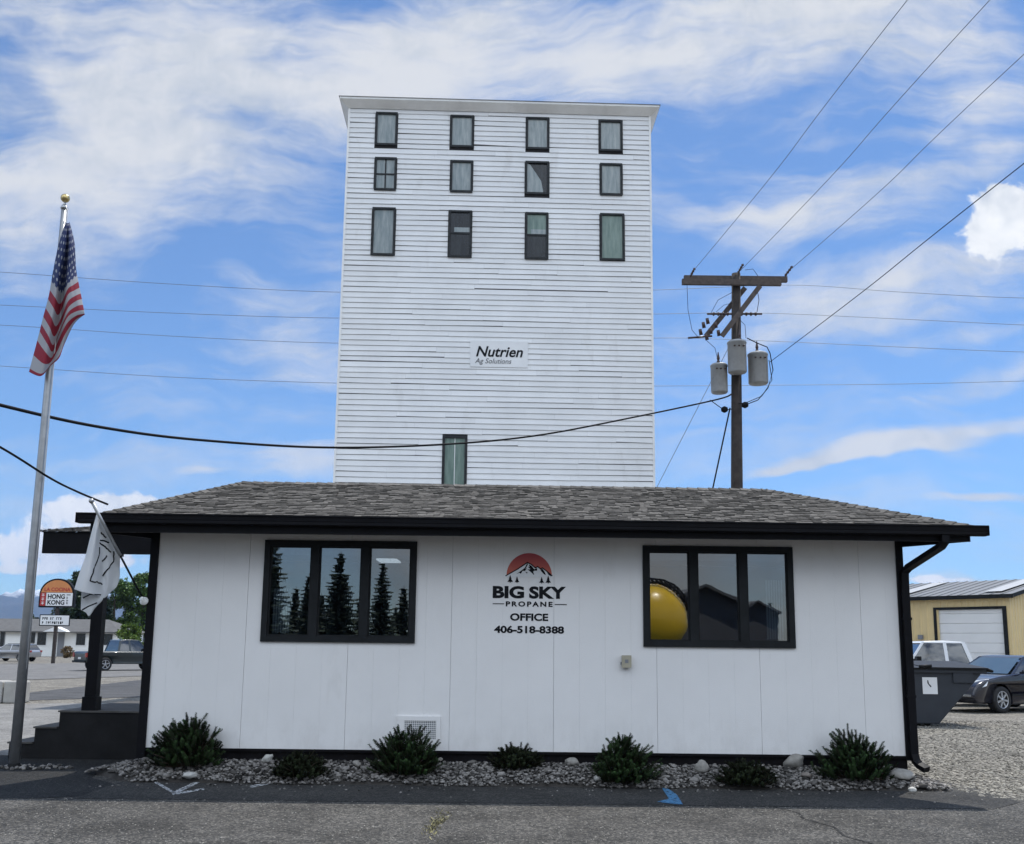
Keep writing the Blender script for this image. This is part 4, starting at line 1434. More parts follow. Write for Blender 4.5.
# lower folded tail, part of same flag
tl_ = [[zc(75, 625, .06), zc(120, 640, .07), zc(170, 650, .08), zc(218, 662, .12)], [zc(72, 690, .06), zc(115, 700, .10), zc(160, 700, .08), zc(205, 690, .12)], [zc(70, 745, .06), zc(105, 765, .1), zc(125, 785, .08), zc(165, 725, .12)]]
tlo = cloth('fold', tl_, 20, 20, wm); tlo.parent = wf_
# printed outlines follow the cloth surface
gsurf = grid_interp(wc, 60, 60)
def nearest(cx, cy):
    q = zc(cx, cy); best = None; bd_ = 1e9
    for r_ in gsurf:
        for v in r_:
            k = ray(0, 0)
            d1 = (v.x / v.y - q.x / q.y) ** 2 + ((v.z - H) / v.y - (q.z - H) / q.y) ** 2
            if d1 < bd_: bd_ = d1; best = v
    return best
mb = MB()
for ln in ([(200, 245), (232, 275)], [(195, 292), (225, 298), (255, 308)], [(192, 312), (230, 335), (265, 372)], [(205, 435), (242, 396)], [(190, 340), (192, 380), (165, 460), (133, 558), (175, 565), (208, 580)], [(285, 365), (285, 430), (245, 485), (210, 530)]):
    pts = []
    for a_, b_ in zip(ln, ln[1:]):
        for k in range(5): pts.append(nearest(a_[0] + (b_[0] - a_[0]) * k / 4, a_[1] + (b_[1] - a_[1]) * k / 4) + Vector((0, -.006, 0)))
    q2 = [pts[0]]
    for p_ in pts[1:]:
        if (p_ - q2[-1]).length > .01: q2.append(p_)
    mb.tube(q2, .0085, 6)
for ln in ([(85, 668), (130, 645), (200, 648)], [(80, 745), (120, 722), (175, 700)]):
    mb.tube([zc(a_, b_, -.0) for a_, b_ in ln], .008, 6)
ol = mb.build('printed_outline', 'ink'); ol.parent = wf_

# ------------------------------------------------------------------ utility pole
UY = 26.0
ux = at(736, 400, UY).x
up = empty('utility_pole', (ux, UY, gz(UY))); tag(up, 'brown wooden utility pole with double crossarm and three grey transformers', 'utility pole')
def U(px, py, dy=0.0): return at(px, py, UY + dy)
mb = MB(); mb.tube([(ux - .12, UY, -.3), (ux - .06, UY, 5), U(736, 274)], [.19, .17, .125], 16); P(mb, 'pole', 'wood', up)
for dy in (-.20, .20):
    mb = MB()
    a = U(682 if dy < 0 else 684, 283 if dy < 0 else 279, dy); b = U(781 if dy < 0 else 787, 282 if dy < 0 else 279, dy)
    zc_ = (a.z + b.z) / 2
    mb.box((a.x, a.y - .055, zc_ - .08), (b.x, a.y + .055, zc_ + .08), mtx=None); P(mb, 'crossarm', 'armwood', up)
for (a, b) in (((760, 286), (722, 336)), ((745, 288), (706, 336))):
    dy = -.29 if a[0] == 760 else .27
    pa, pb_ = U(*a, dy), U(*b, dy)
    mb = MB(); d_ = (pb_ - pa).normalized(); s_ = d_.cross(Vector((0, 1, 0))).normalized() * .07; t_ = Vector((0, .035, 0))
    mb.add([pa - s_ - t_, pa + s_ - t_, pa + s_ + t_, pa - s_ + t_, pb_ - s_ - t_, pb_ + s_ - t_, pb_ + s_ + t_, pb_ - s_ + t_], [(0, 1, 2, 3), (7, 6, 5, 4), (0, 4, 5, 1), (1, 5, 6, 2), (2, 6, 7, 3), (3, 7, 4, 0)])
    P(mb, 'brace', 'armwood', up)
def insul(p, d, L=.30, r=.045):
    mb = MB(); p = Vector(p); d = Vector(d).normalized()
    pts = []; rs = []
    for k in range(9):
        pts.append(p + d * L * k / 8); rs.append(r if k % 2 else r * .45)
    mb.tube(pts, rs, 10, smooth=False); return P(mb, 'insulator', 'ceramic', up)
wire_dirs = {}
insul(U(690, 277), (.5, -1, .9)); insul(U(738, 273), (.5, -1, .9)); insul(U(785, 276), (.6, -1, .8), .35)
mb = MB(); a = U(707, 314); b = U(762, 314); mb.tube([a, b], .028, 8); 
for k in range(10):
    c_ = a.lerp(b, .12 + .085 * k)
    if abs(c_.x - ux) > .12: mb.tube([c_ - Vector((.02, 0, 0)), c_ + Vector((.02, 0, 0))], .055, 10)
P(mb, 'insulator_string', 'ceramic', up)
mb = MB(); a = U(688, 338); b = U(712, 336); mb.tube([a, b], .03, 8)
for (x_, y_) in ((703, 322), (707, 318), (710, 328), (715, 322), (718, 330), (706, 334), (700, 329)):
    c_ = U(x_, y_, -.2); mb.tube([c_, c_ + Vector((.04, .05, -.16))], [.045, .055], 8)
P(mb, 'fuse_cutout', 'ceramic', up)
# transformers
def transformer(px, py_top, py_bot, wpx, dy, bush):
    c = U(px, py_bot, dy); top = U(px, py_top, dy)
    r = wpx / 2 / F * (UY + dy); hgt = top.z - c.z
    mb = MB(); mb.lathe([(r * .9, 0), (r, .03), (r, hgt - .06), (r * 1.05, hgt - .055), (r * 1.05, hgt - .015), (r * .9, hgt + .02), (.02, hgt + .05)], 24, c)
    t = P(mb, 'transformer', 'xfmr', up)
    mb = MB(); q = c + Vector((bush * r, -.05, hgt + .02)); mb.tube([q, q + Vector((0, 0, .06)), q + Vector((0, 0, .1)), q + Vector((0, 0, .16)), q + Vector((0, 0, .26)), q + Vector((0, 0, .34))], [.05, .05, .03, .045, .025, .012], 10, smooth=False)
    P(mb, 'bushing', 'ceramic', t)
    for k in (-.5, 0, .5):
        mb = MB(); s_ = c + Vector((r * k, -r * .9, hgt * .80)); mb.tube([s_, s_ + Vector((0, -.07, -.02))], .022, 8)
        P(mb, 'terminal', 'ceramic', t)
    mb = MB(); mb.box((c.x - .04, c.y + .05, c.z + hgt * .3), (c.x + .04, UY + .12, c.z + hgt * .4)); P(mb, 'hanger', 'wood', t)
transformer(719.5, 365, 393, 17, -.1, -.1)
transformer(737.5, 342, 373, 19, -.42, .3)
transformer(758.5, 354, 384, 20, -.1, -.1)
mb = MB()
def uw(pts, r=.010, dy=-.3): mb.tube([U(a_, b_, dy) for a_, b_ in pts], r, 6)
uw([(687, 284), (688, 310), (692, 330), (698, 337)], .007); uw([(711, 313), (718, 300), (733, 292)], .007); uw([(716, 312), (724, 305), (733, 303)], .006)
uw([(745, 270), (753, 269), (758, 276)], .007); uw([(757, 288), (759, 300), (757, 312)], .009); uw([(740, 320), (745, 325), (746, 338)], .007)
uw([(747, 338), (757, 343), (767, 347), (770, 353), (773, 370), (768, 388), (758, 400), (745, 405)], .014); uw([(769, 360), (772, 380), (762, 396), (748, 402), (738, 404)], .011)
uw([(710, 400), (717, 405), (724, 410), (733, 409)], .012); uw([(717, 357), (715, 348), (706, 340)], .007)
P(mb, 'jumper_wire', 'wire', up)
for (x_, y_) in ((745, 405), (724.5, 409.5)):
    mb = MB(); c_ = U(x_, y_, -.3); mb.lathe([(.02, -.09), (.09, -.05), (.10, .0), (.09, .05), (.02, .09)], 10, c_); P(mb, 'splice_cover', 'wire', up)


def wirething(pts, r, label, m_='wirelight', cat='power line', group='overhead wires', name='power_line', n=24, sag=0.0):
    pts = [Vector(p) for p in pts]
    mb = MB()
    # smooth curve through the points
    out = []
    for i in range(len(pts) - 1):
        p0 = pts[max(0, i - 1)]; p1 = pts[i]; p2 = pts[i + 1]; p3 = pts[min(len(pts) - 1, i + 2)]
        for k in range(n):
            u = k / n
            q = .5 * ((2 * p1) + (p2 - p0) * u + (2 * p0 - 5 * p1 + 4 * p2 - p3) * u * u + (3 * p1 - p0 - 3 * p2 + p3) * u ** 3)
            out.append(q)
    out.append(pts[-1])
    mb.tube(out, r, 6, cap=True)
    o = mb.build(name, m_); tag(o, label, cat, group)
    return o


def span_to_front(a, b, px, py, lab, r=.007, sagpx=0):
    A = U(a, b, -.2)
    v = ray(px, py); s = (A.z + .4 - H) / v.z; B = Vector((v.x * s, v.y * s, v.z * s + H))
    Cc = B + (B - A) * 2.2
    m1 = A.lerp(B, .5) + Vector((0, 0, -.10))
    wirething([A, m1, B, Cc], r, lab)


span_to_front(694, 270, 905, 3, 'thin overhead wire leaving the left end of the crossarm, rising right')
span_to_front(741, 270, 987, 3, 'thin overhead wire leaving the middle of the crossarm, rising right')
span_to_front(790, 270, 1022, 56, 'thin overhead wire leaving the right end of the crossarm, rising right')
A = U(770, 362, -.2); v = ray(1022, 165); s = (9.9 - H) / v.z; B = Vector((v.x * s, v.y * s, v.z * s + H))
wirething([A, A.lerp(B, .5) + Vector((0, 0, -.05)), B, B + (B - A) * 2], .009, 'lower overhead wire rising right from the right transformer', 'wire')
FYW = 60.0
for (pts, lb) in (([(-160, 262), (0, 272), (170, 284), (333, 292), (500, 293), (655, 290), (790, 285), (900, 292), (1024, 298), (1200, 300)], 'topmost of the four thin horizontal wires behind the tower'),
                  ([(-160, 298), (0, 305), (170, 313), (333, 318), (500, 317), (655, 314), (760, 313), (900, 319), (1024, 325), (1200, 332)], 'second from top of the four thin horizontal wires behind the tower'),
                  ([(-160, 319), (0, 325), (170, 336), (333, 343), (500, 342), (655, 338), (745, 340), (900, 347), (1024, 352), (1200, 356)], 'third from top of the four thin horizontal wires behind the tower'),
                  ([(-160, 357), (0, 366), (170, 377), (333, 383), (500, 386), (655, 386), (790, 385), (900, 384), (1024, 381), (1200, 376)], 'lowest of the four thin horizontal wires behind the tower')):
    wirething([at(a, b, FYW) for a, b in pts], .016, lb, n=8)
# service drop
Yp = lambda x: 11.5 + (26 - 11.5) * (x / 720) ** 1.0
wirething([at(x, y, 9.5 + (x + 120) / 840 * 16.5) for x, y in ((-120, 372), (0, 405), (100, 427), (200, 440), (330, 447.5), (450, 444), (540, 435), (630, 418), (715, 400), (732, 394))], .024, 'thick black service cable sagging across the front of the tower', 'wire', 'cable')
wirething([at(-120, 372 + 10, 9), at(0, 447, 11), at(50, 478, 12), at(78, 492, 12.3), at(108, 504.5, 12.6)], .014, 'black cable coming down to the left corner of the office roof', 'wire', 'cable')
A = U(730, 408, -.15); B = U(712, 492, -.6); wirething([A, A + (B - A) * (A.z + .1) / (A.z - B.z)], .022, 'dark twisted guy cable beside the utility pole', 'wire', 'guy wire')
A = U(735, 335, .1); B = U(657, 487, -1.0); wirething([A, A + (B - A) * (A.z + .1) / (A.z - B.z)], .008, 'thin slanted guy wire running down left from the pole to the ground', 'wirelight', 'guy wire')

# ------------------------------------------------------------------ yellow metal building
yaw = atan2(.66, .753)
nc = Vector((20.9, 40.0, gz(40)))
ed = Vector((-.66, .753, 0)); gd = Vector((.753, .66, 0))
EH = 4.1; RH = 5.0; BL = 17.0; BW = 10.0
yb_ = empty('metal_shed', nc); tag(yb_, 'tan yellow ribbed metal building with white roll up door', 'building')
def YB(s, t, z, out=0.0):  # s along the eave side, t across, out = outward from the eave face
    return ed * s + gd * (t - out) + Vector((0, 0, z))
mb = MB()
def ribs(mb, f, L, hfun, step=.30, skip=None):
    s = 0
    while s < L:
        e = min(L, s + step)
        z0 = skip(s, e) if skip else 0
        a0, a1, a2, a3 = s, s + step * .62, s + step * .72, s + step * .90
        prof = [(a0, 0), (a1, 0), (a2, .03), (a3, .03), (e, 0)]
        for (p, q) in zip(prof, prof[1:]):
            p_ = min(p[0], L); q_ = min(q[0], L)
            if q_ <= p_: continue
            mb.add([f(p_, z0, p[1]), f(q_, z0, q[1]), f(q_, hfun(q_), q[1]), f(p_, hfun(p_), p[1])], [(0, 1, 2, 3)], .5)
        s = e
dA, dB, dz_ = .35, 3.45, 3.55
def tos(px):  # pixel column -> distance along the eave face
    k = (px - 512) / F
    return (nc.x - k * nc.y) / (.66 + k * .753)
dA, dB = tos(1001), tos(935)
ribs(mb, lambda s, z, o: YB(s, 0, z, o), BL, lambda s: EH, skip=lambda s, e: dz_ if (s + e) / 2 > dA and (s + e) / 2 < dB else 0)
ribs(mb, lambda s, z, o: YB(0, s, z) - ed * o, BW, lambda s: EH + (RH - EH) * (1 - abs(s - BW / 2) / (BW / 2)))
mb.add([YB(BL, 0, 0), YB(BL, BW, 0), YB(BL, BW, EH), YB(BL, BW / 2, RH), YB(BL, 0, EH)], [(0, 1, 2, 3, 4)])
mb.add([YB(0, BW, 0), YB(BL, BW, 0), YB(BL, BW, EH), YB(0, BW, EH)], [(0, 1, 2, 3)])
mb.build('wall', 'yellowmetal', yb_, fix=False)
mb = MB()
o1 = .25
for (t0, z0_, t1, z1_) in ((-o1, EH - .03, BW / 2, RH + .03), (BW / 2, RH + .03, BW + o1, EH - .03)):
    mb.add([YB(-o1, t0, z0_), YB(BL + o1, t0, z0_), YB(BL + o1, t1, z1_), YB(-o1, t1, z1_), YB(-o1, t0, z0_ + .06), YB(BL + o1, t0, z0_ + .06), YB(BL + o1, t1, z1_ + .06), YB(-o1, t1, z1_ + .06)],
           [(3, 2, 1, 0), (4, 5, 6, 7), (0, 1, 5, 4), (0, 4, 7, 3), (1, 2, 6, 5)])
    s = -o1
    while s < BL:   # standing seams
        mb.add([YB(s, t0, z0_ + .06), YB(s + .04, t0, z0_ + .06), YB(s + .04, t1, z1_ + .06), YB(s, t1, z1_ + .06), YB(s, t0, z0_ + .085), YB(s + .04, t0, z0_ + .085), YB(s + .04, t1, z1_ + .085), YB(s, t1, z1_ + .085)],
               [(4, 5, 6, 7), (0, 1, 5, 4), (1, 2, 6, 5), (0, 4, 7, 3)])
        s += .45
yr = mb.build('roof', 'roofmetal', yb_)
mb = MB()
for s in (.4, 4.6, 9.5):
    mb.add([YB(s, .3, EH + .14 + .06), YB(s + .7, .3, EH + .20), YB(s + .7, BW / 2 - .4, RH + .07), YB(s, BW / 2 - .4, RH + .07)], [(0, 1, 2, 3)])
sk = mb.build('skylight_panel', 'skylight', yr)
mb = MB()
mb.add([YB(-o1 - .02, -o1 - .02, EH - .13), YB(BL + o1, -o1 - .02, EH - .13), YB(BL + o1, -o1 - .02, EH + .04), YB(-o1 - .02, -o1 - .02, EH + .04)], [(0, 1, 2, 3)])
for (t0, z0_, t1, z1_) in ((-o1, EH - .03, BW / 2, RH + .03), (BW / 2, RH + .03, BW + o1, EH - .03)):
    mb.add([YB(-o1 - .02, t0, z0_ - .08), YB(-o1 - .02, t1, z1_ - .08), YB(-o1 - .02, t1, z1_ + .08), YB(-o1 - .02, t0, z0_ + .08)], [(0, 1, 2, 3)])
mb.build('roof_trim', 'wframe', yb_, fix=False)
mb = MB()
z = 0
while z < dz_ - .01:
    h_ = min(.42, dz_ - z)
    mb.add([YB(dA, 0, z + .02, -.05), YB(dB, 0, z + .02, -.05), YB(dB, 0, z + h_ - .02, -.05), YB(dA, 0, z + h_ - .02, -.05)], [(0, 1, 2, 3)])
    mb.add([YB(dA, 0, z + h_ - .02, -.05), YB(dB, 0, z + h_ - .02, -.05), YB(dB, 0, z + h_, -.09), YB(dA, 0, z + h_, -.09), YB(dB, 0, z + h_ + .02, -.05), YB(dA, 0, z + h_ + .02, -.05)], [(0, 1, 2, 3), (3, 2, 4, 5)])
    z += h_
gd_ = mb.build('garage_door', 'doorwhite', yb_, fix=False)
mb = MB()
def ybox(s0, s1, z0, z1, o0, o1_):
    mb.add([YB(s0, 0, z0, o0), YB(s1, 0, z0, o0), YB(s1, 0, z1, o0), YB(s0, 0, z1, o0), YB(s0, 0, z0, o1_), YB(s1, 0, z0, o1_), YB(s1, 0, z1, o1_), YB(s0, 0, z1, o1_)],
           [(0, 1, 2, 3), (7, 6, 5, 4), (0, 4, 5, 1), (1, 5, 6, 2), (2, 6, 7, 3), (3, 7, 4, 0)])
ybox(dA - .16, dA, 0, dz_ + .1, .05, -.15); ybox(dB, dB + .12, 0, dz_ + .1, .05, -.15); ybox(dA, dB, dz_, dz_ + .1, .049, -.149)
mb.build('door_frame', 'wframe', gd_)
mb = MB(); ybox(tos(919) - .1, tos(919) + .1, 2.25, 2.45, .16, .035); mb.build('wall_lamp', 'inner', yb_)

# ------------------------------------------------------------------ dumpster
dm = empty('dumpster', (9.0, 20.0, gz(20.4))); tag(dm, 'dark grey slant sided steel dumpster with black lid and white label', 'dumpster')
dm.rotation_euler = (0, 0, radians(-3))
mb = MB()
A_ = [(-1.55, 0.0), (-.1, 0.0), (.78, 1.02), (.86, 1.12), (-1.62, 1.12), (-1.62, 1.0)]
prof = [(-1.5, .06), (-.16, .06), (.70, 1.02), (.80, 1.16), (-1.6, 1.16)]
mb.prism(prof, 1.6, Matrix.Translation((0, 0, 0)))
body = mb.build('body', 'bin', dm)
bv = body.modifiers.new('bevel', 'BEVEL'); bv.width = .02; bv.segments = 2
mb = MB(); mb.box((-1.66, -.05, 1.10), (.84, 1.65, 1.165)); mb.box((-1.3, -.04, .1), (-1.2, -.0005, 1.1)); mb.box((.16, -.04, .90), (.56, -.001, 1.098))
mb.build('rim', 'bin', dm)
mb = MB()
for (xa, xb, tl__) in ((-1.66, -.42, .05), (-.40, .86, .02)):
    mb.add([(xa, -.09, 1.17), (xb, -.09, 1.17), (xb, 1.68, 1.26), (xa, 1.68, 1.26), (xa, -.09, 1.21), (xb, -.09, 1.21 - tl__ * .3), (xb, 1.68, 1.32), (xa, 1.68, 1.32)], [(3, 2, 1, 0), (4, 5, 6, 7), (0, 1, 5, 4), (1, 2, 6, 5), (2, 3, 7, 6), (3, 0, 4, 7)])
mb.tube([(.84, -.06, 1.18), (.94, -.06, 1.14), (.94, .9, 1.14)], .03, 8); mb.tube([(-.55, -.12, 1.22), (-.3, -.12, 1.24)], .03, 8)
mb.build('lid', 'plastic', dm)
mb = MB(); mb.box((-.46, -.0065, .66), (-.16, -.004, 1.0)); lb_ = mb.build('label_plate', 'label', dm)
mb = MB(); mb.prism([(-.36, .94), (-.34, .94), (-.33, .87), (-.29, .83), (-.28, .80), (-.30, .80), (-.34, .85), (-.36, .88)], .0015, Matrix.Translation((0, -.0085, 0))); mb.build('label_mark', 'ink', lb_)
for (x_, y_) in ((-1.35, .15), (-.35, .15), (-1.35, 1.4), (-.35, 1.4)):
    mb = MB(); mb.tube([(x_, y_ - .03, .06), (x_, y_ + .03, .06)], .06, 12); mb.build('caster', 'plastic', dm)

# ------------------------------------------------------------------ vehicles
def bool_cut(o, cutters):
    for c in cutters:
        md = o.modifiers.new('cut', 'BOOLEAN'); md.object = c; md.operation = 'DIFFERENCE'; md.solver = 'EXACT'
    dg = bpy.context.evaluated_depsgraph_get(); dg.update()
    me = bpy.data.meshes.new_from_object(o.evaluated_get(dg))
    o.modifiers.clear(); o.data = me
    for c in cutters: bpy.data.objects.remove(c)


def loft(name, prof, hw, m_, parent, nz_=None, bev=.04, taper=None, low=0.0):
    """side profile (x,z) closed polygon extruded across y, half width hw(x,z)"""
    bm = bmesh.new()
    n = len(prof)
    ys = [-1, -.93, 0, .93, 1]
    rings = []
    for y in ys:
        rr_ = []
        for (x, z) in prof:
            w_ = hw(x, z)
            rr_.append(bm.verts.new((x, y * w_, z)))
        rings.append(rr_)
    for r0, r1 in zip(rings, rings[1:]):
        for i in range(n): bm.faces.new((r0[i], r0[(i + 1) % n], r1[(i + 1) % n], r1[i]))
    bm.faces.new(list(reversed(rings[0]))); bm.faces.new(rings[-1])
    bmesh.ops.recalc_face_normals(bm, faces=bm.faces)
    me = bpy.data.meshes.new(name); bm.to_mesh(me); bm.free()
    for p_ in me.polygons: p_.use_smooth = True
    me.materials.append(M[m_])
    o = bpy.data.objects.new(name, me); COL.objects.link(o)
    if bev:
        md = o.modifiers.new('b', 'BEVEL'); md.width = bev; md.segments = 3; md.limit_method = 'ANGLE'; md.angle_limit = radians(38)
    if parent: o.parent = parent
    return o


def sharpen(o):
    md = o.modifiers.new('w', 'WEIGHTED_NORMAL'); md.keep_sharp = True


def vehicle(name, loc, rz, prof, cabin, wheels, wr, hwid, paint, label, cat, lampf=None, lampr=None, glass='carglass', pillars=(), roofz=None, extras=None, windshield=False, group=None, wheelspokes=5, scale=1.0):
    """+x is the front. cabin: list of glass polygons: profile of greenhouse (x,z) bottom-front, top-front, top-rear, bottom-rear"""
    root = empty(name, loc, rz); tag(root, label, cat, group); root.scale = (scale,) * 3
    belt = min(z for x, z in cabin)
    top = max(z for x, z in cabin)
    hw = lambda x, z: hwid * (1 - .05 * max(0, (z - .55)) - .10 * max(0, .32 - z)) * (1 - .10 * max(0, (abs(x) - 1.75)) ** 1.2)
    body = loft('body', prof, hw, paint, root, bev=.05)
    cut = []
    for wx in wheels:
        mbx = MB(); mbx.tube([(wx, -hwid - .3, wr + .01), (wx, -hwid + .26, wr + .01)], wr * 1.17, 28, smooth=False); c1_ = mbx.build('cutter', 'tyre'); c1_.parent = root
        mbx = MB(); mbx.tube([(wx, hwid - .26, wr + .01), (wx, hwid + .3, wr + .01)], wr * 1.17, 28, smooth=False); c2_ = mbx.build('cutter', 'tyre'); c2_.parent = root
        cut += [c1_, c2_]
    bpy.context.view_layer.update()
    bool_cut(body, cut)
    ghw = lambda x, z: hwid * (.93 - .22 * (z - belt) / max(.01, top - belt))
    gl = loft('window_glass', cabin, ghw, glass, root, bev=.02)
    # roof and pillars in body colour
    (bf, tf, tr, br) = (cabin[0], cabin[1], cabin[2], cabin[3])
    rp = [(tf[0] + .05, top - .035), (tf[0] - .08, top + .015), ((tf[0] + tr[0]) / 2, top + .045), (tr[0] + .06, top + .015), (tr[0] - .04, top - .035)]
    rw = lambda x, z: hwid * (.93 - .22) + .02 - .06 * max(0, z - top) / .045
    loft('roof_panel', rp, rw, paint, root, bev=.015)
    def yat(z): return hwid * (.93 - .22 * (z - belt) / max(.01, top - belt)) + .006
    def pil(xa, xb, wd):
        for sgn_ in (-1, 1):
            pts = [(xa - wd / 2, belt), (xa + wd / 2, belt), (xb + wd / 2, top), (xb - wd / 2, top)]
            mbp = MB(); vs = [(x, sgn_ * (yat(z) - .03), z) for x, z in pts] + [(x, sgn_ * (yat(z) + .008), z) for x, z in pts]
            mbp.add(vs, [(0, 1, 2, 3), (7, 6, 5, 4), (0, 4, 5, 1), (1, 5, 6, 2), (2, 6, 7, 3), (3, 7, 4, 0)]); mbp.build('pillar', paint, root)
    pil(bf[0] - .02, tf[0] - .02, .07); pil(br[0] + .03, tr[0] + .03, .12)
    for (a_, b_, w_) in pillars: pil(a_, b_, w_)
    for wx in wheels:
        for sgn_ in (-1, 1):
            yc = sgn_ * (hwid - .11)
            mt_ = Matrix.Translation((wx, yc, wr)) @ Matrix.Rotation(sgn_ * -pi / 2, 4, 'X')
            t = MB(); t.lathe([(wr * .62, -.11), (wr * .95, -.11), (wr, -.08), (wr, .08), (wr * .96, .105), (wr * .64, .11), (wr * .60, .07)], 30, (0, 0, 0), mt_, cap=False)
            ty = t.build('wheel', 'tyre', root)
            r_ = MB()
            r_.lathe([(wr * .62, .06), (wr * .64, .10), (wr * .58, .10), (wr * .56, .05), (wr * .15, .045), (.002, .045)], 30, (0, 0, 0), mt_, cap=False)
            r_.build('rim_well', 'tyre', ty)
            r2 = MB()
            r2.lathe([(wr * .58, .095), (wr * .63, .112), (wr * .66, .11), (wr * .60, .085)], 30, (0, 0, 0), mt_, cap=False)
            for k in range(wheelspokes):
                an = 2 * pi * k / wheelspokes + .3
                m2 = mt_ @ Matrix.Rotation(an, 4, 'Z')
                r2.box((wr * .08, -wr * .07, .065), (wr * .60, wr * .07, .10), mtx=m2)
            r2.lathe([(wr * .14, .06), (wr * .14, .11), (.01, .115)], 14, (0, 0, 0), mt_)
            r2.build('rim', 'rim', ty)
    if extras: extras(root, hw, yat)
    return root


# dark sedan on the right: front points left and a little towards us
sed_prof = [(-2.35, .38), (-2.40, .75), (-2.32, .98), (-1.75, 1.02), (-1.0, 1.0), (.75, .96), (1.35, .90), (1.95, .80), (2.22, .70), (2.34, .58), (2.38, .40), (2.25, .24), (1.0, .20), (-1.2, .20), (-2.2, .26)]
sed_cab = [(.90, .92), (.12, 1.36), (-.95, 1.38), (-1.75, 1.0)]
def sed_extra(root, hw, yat):
    for s_ in (-1, 1):
        mb = MB(); mb.add([(2.12, s_ * .50, .745), (1.82, s_ * .80, .815), (1.92, s_ * .865, .66), (2.22, s_ * .68, .60), (2.335, s_ * .50, .62)], [(0, 1, 2, 3, 4)]); 
        # lens as a shallow block
        mb = MB(); a_ = [Vector(q) for q in ((2.30, s_ * .46, .60), (2.14, s_ * .50, .755), (1.78, s_ * .79, .80), (1.93, s_ * .845, .66), (2.16, s_ * .76, .585))]
        c_ = Vector((1.7, s_ * .5, .6)); b2 = [q.lerp(c_, .25) for q in a_]; a2 = [q + (q - c_).normalized() * .06 for q in a_]
        n = 5; mb.add(a2 + b2, [tuple(range(n)), tuple(reversed(range(n, 2 * n)))] + [(i, i + n, (i + 1) % n + n, (i + 1) % n) for i in range(n)]); mb.build('headlight', 'lamp', root)
        mb = MB(); mb.tube([(.62, s_ * .86, .98), (.60, s_ * 1.02, 1.0)], .03, 8); mb.lathe([(.01, -.08), (.07, -.06), (.085, 0), (.07, .06), (.01, .08)], 12, (.60, s_ * 1.02, 1.02), Matrix.Rotation(pi / 2, 4, 'Y') @ Matrix.Diagonal((1, 1.3, .8, 1))); mb.build('side_mirror', 'paintdark', root)
        mb = MB(); mb.box((-1.9, s_ * .905 - .01, .42), (1.05, s_ * .905 + .012, .47)); mb.build('side_moulding', 'plastic', root)
    mb = MB(); mb.box((2.30, -.42, .50), (2.385, .42, .64)); mb.build('grille', 'chrome', root)
    mb = MB(); mb.box((2.28, -.78, .41), (2.405, .78, .46)); mb.build('bumper_strip', 'chrome', root)
    # windscreen proud of the greenhouse, in body-coloured surround
    mb = MB(); mb.add([(.90, -.74, .945), (.90, .74, .945), (.15, .58, 1.345), (.15, -.58, 1.345)], [(0, 1, 2, 3)])
    for v_i in range(len(mb.v)): mb.v[v_i] = (mb.v[v_i][0] + .03, mb.v[v_i][1], mb.v[v_i][2] + .012)
    mb.build('windscreen', 'windshield', root, fix=False)
p = gr(1000, 713)
# the front wheel nearest us sits at p
rz = radians(180 + 27)
fwl = Matrix.Rotation(rz, 3, 'Z') @ Vector((1.38, .78, 0)) * 1.06
vehicle('parked_car', (p.x - fwl.x, p.y - fwl.y, p.z), rz, sed_prof, sed_cab, (1.38, -1.32), .325, .89, 'paintdark', 'dark polished sedan parked on the gravel beside the dumpster', 'car', pillars=((-.35, -.40, .07),), extras=sed_extra, wheelspokes=7, scale=1.06)

# white pickup behind the dumpster, facing left
pk_prof = [(-2.75, .55), (-2.78, 1.08), (-2.70, 1.15), (-.80, 1.15), (1.05, 1.15), (1.35, 1.14), (2.35, 1.04), (2.62, .98), (2.70, .75), (2.66, .45), (1.0, .40), (-1.2, .42)]
pk_cab = [(1.10, 1.12), (.52, 1.82), (-.70, 1.84), (-.88, 1.14)]
q = at(965, 640, 30)
def pk_extra(root, hw, yat):
    mb = MB(); mb.box((-2.55, -.80, 1.02), (-1.35, .80, 1.152)); mb.build('cargo_bed', 'plastic', root)
    for s_ in (-1, 1):
        mb = MB(); mb.box((2.60, s_ * .75 - .12, .78), (2.72, s_ * .75 + .12, .95)); mb.build('headlight', 'lamp', root)
        mb = MB(); mb.box((.75, s_ * 1.02 - .08, 1.18), (.88, s_ * 1.02 + .08, 1.42)); mb.tube([(.82, s_ * .86, 1.2), (.82, s_ * 1.0, 1.25)], .02, 6); mb.build('side_mirror', 'plastic', root)
        mb = MB(); mb.box((.02, s_ * .90 - .01, .98), (.18, s_ * .90 + .03, 1.02)); mb.build('door_handle', 'plastic', root)
vehicle('pickup_truck', (q.x - 1.1, 30.0, gz(30.0)), radians(180), pk_prof, pk_cab, (1.78, -1.62), .38, .95, 'paintwhite', 'white extended cab pickup truck parked behind the dumpster', 'pickup truck', pillars=((-.1, -.12, .10),), extras=pk_extra, scale=1.04)

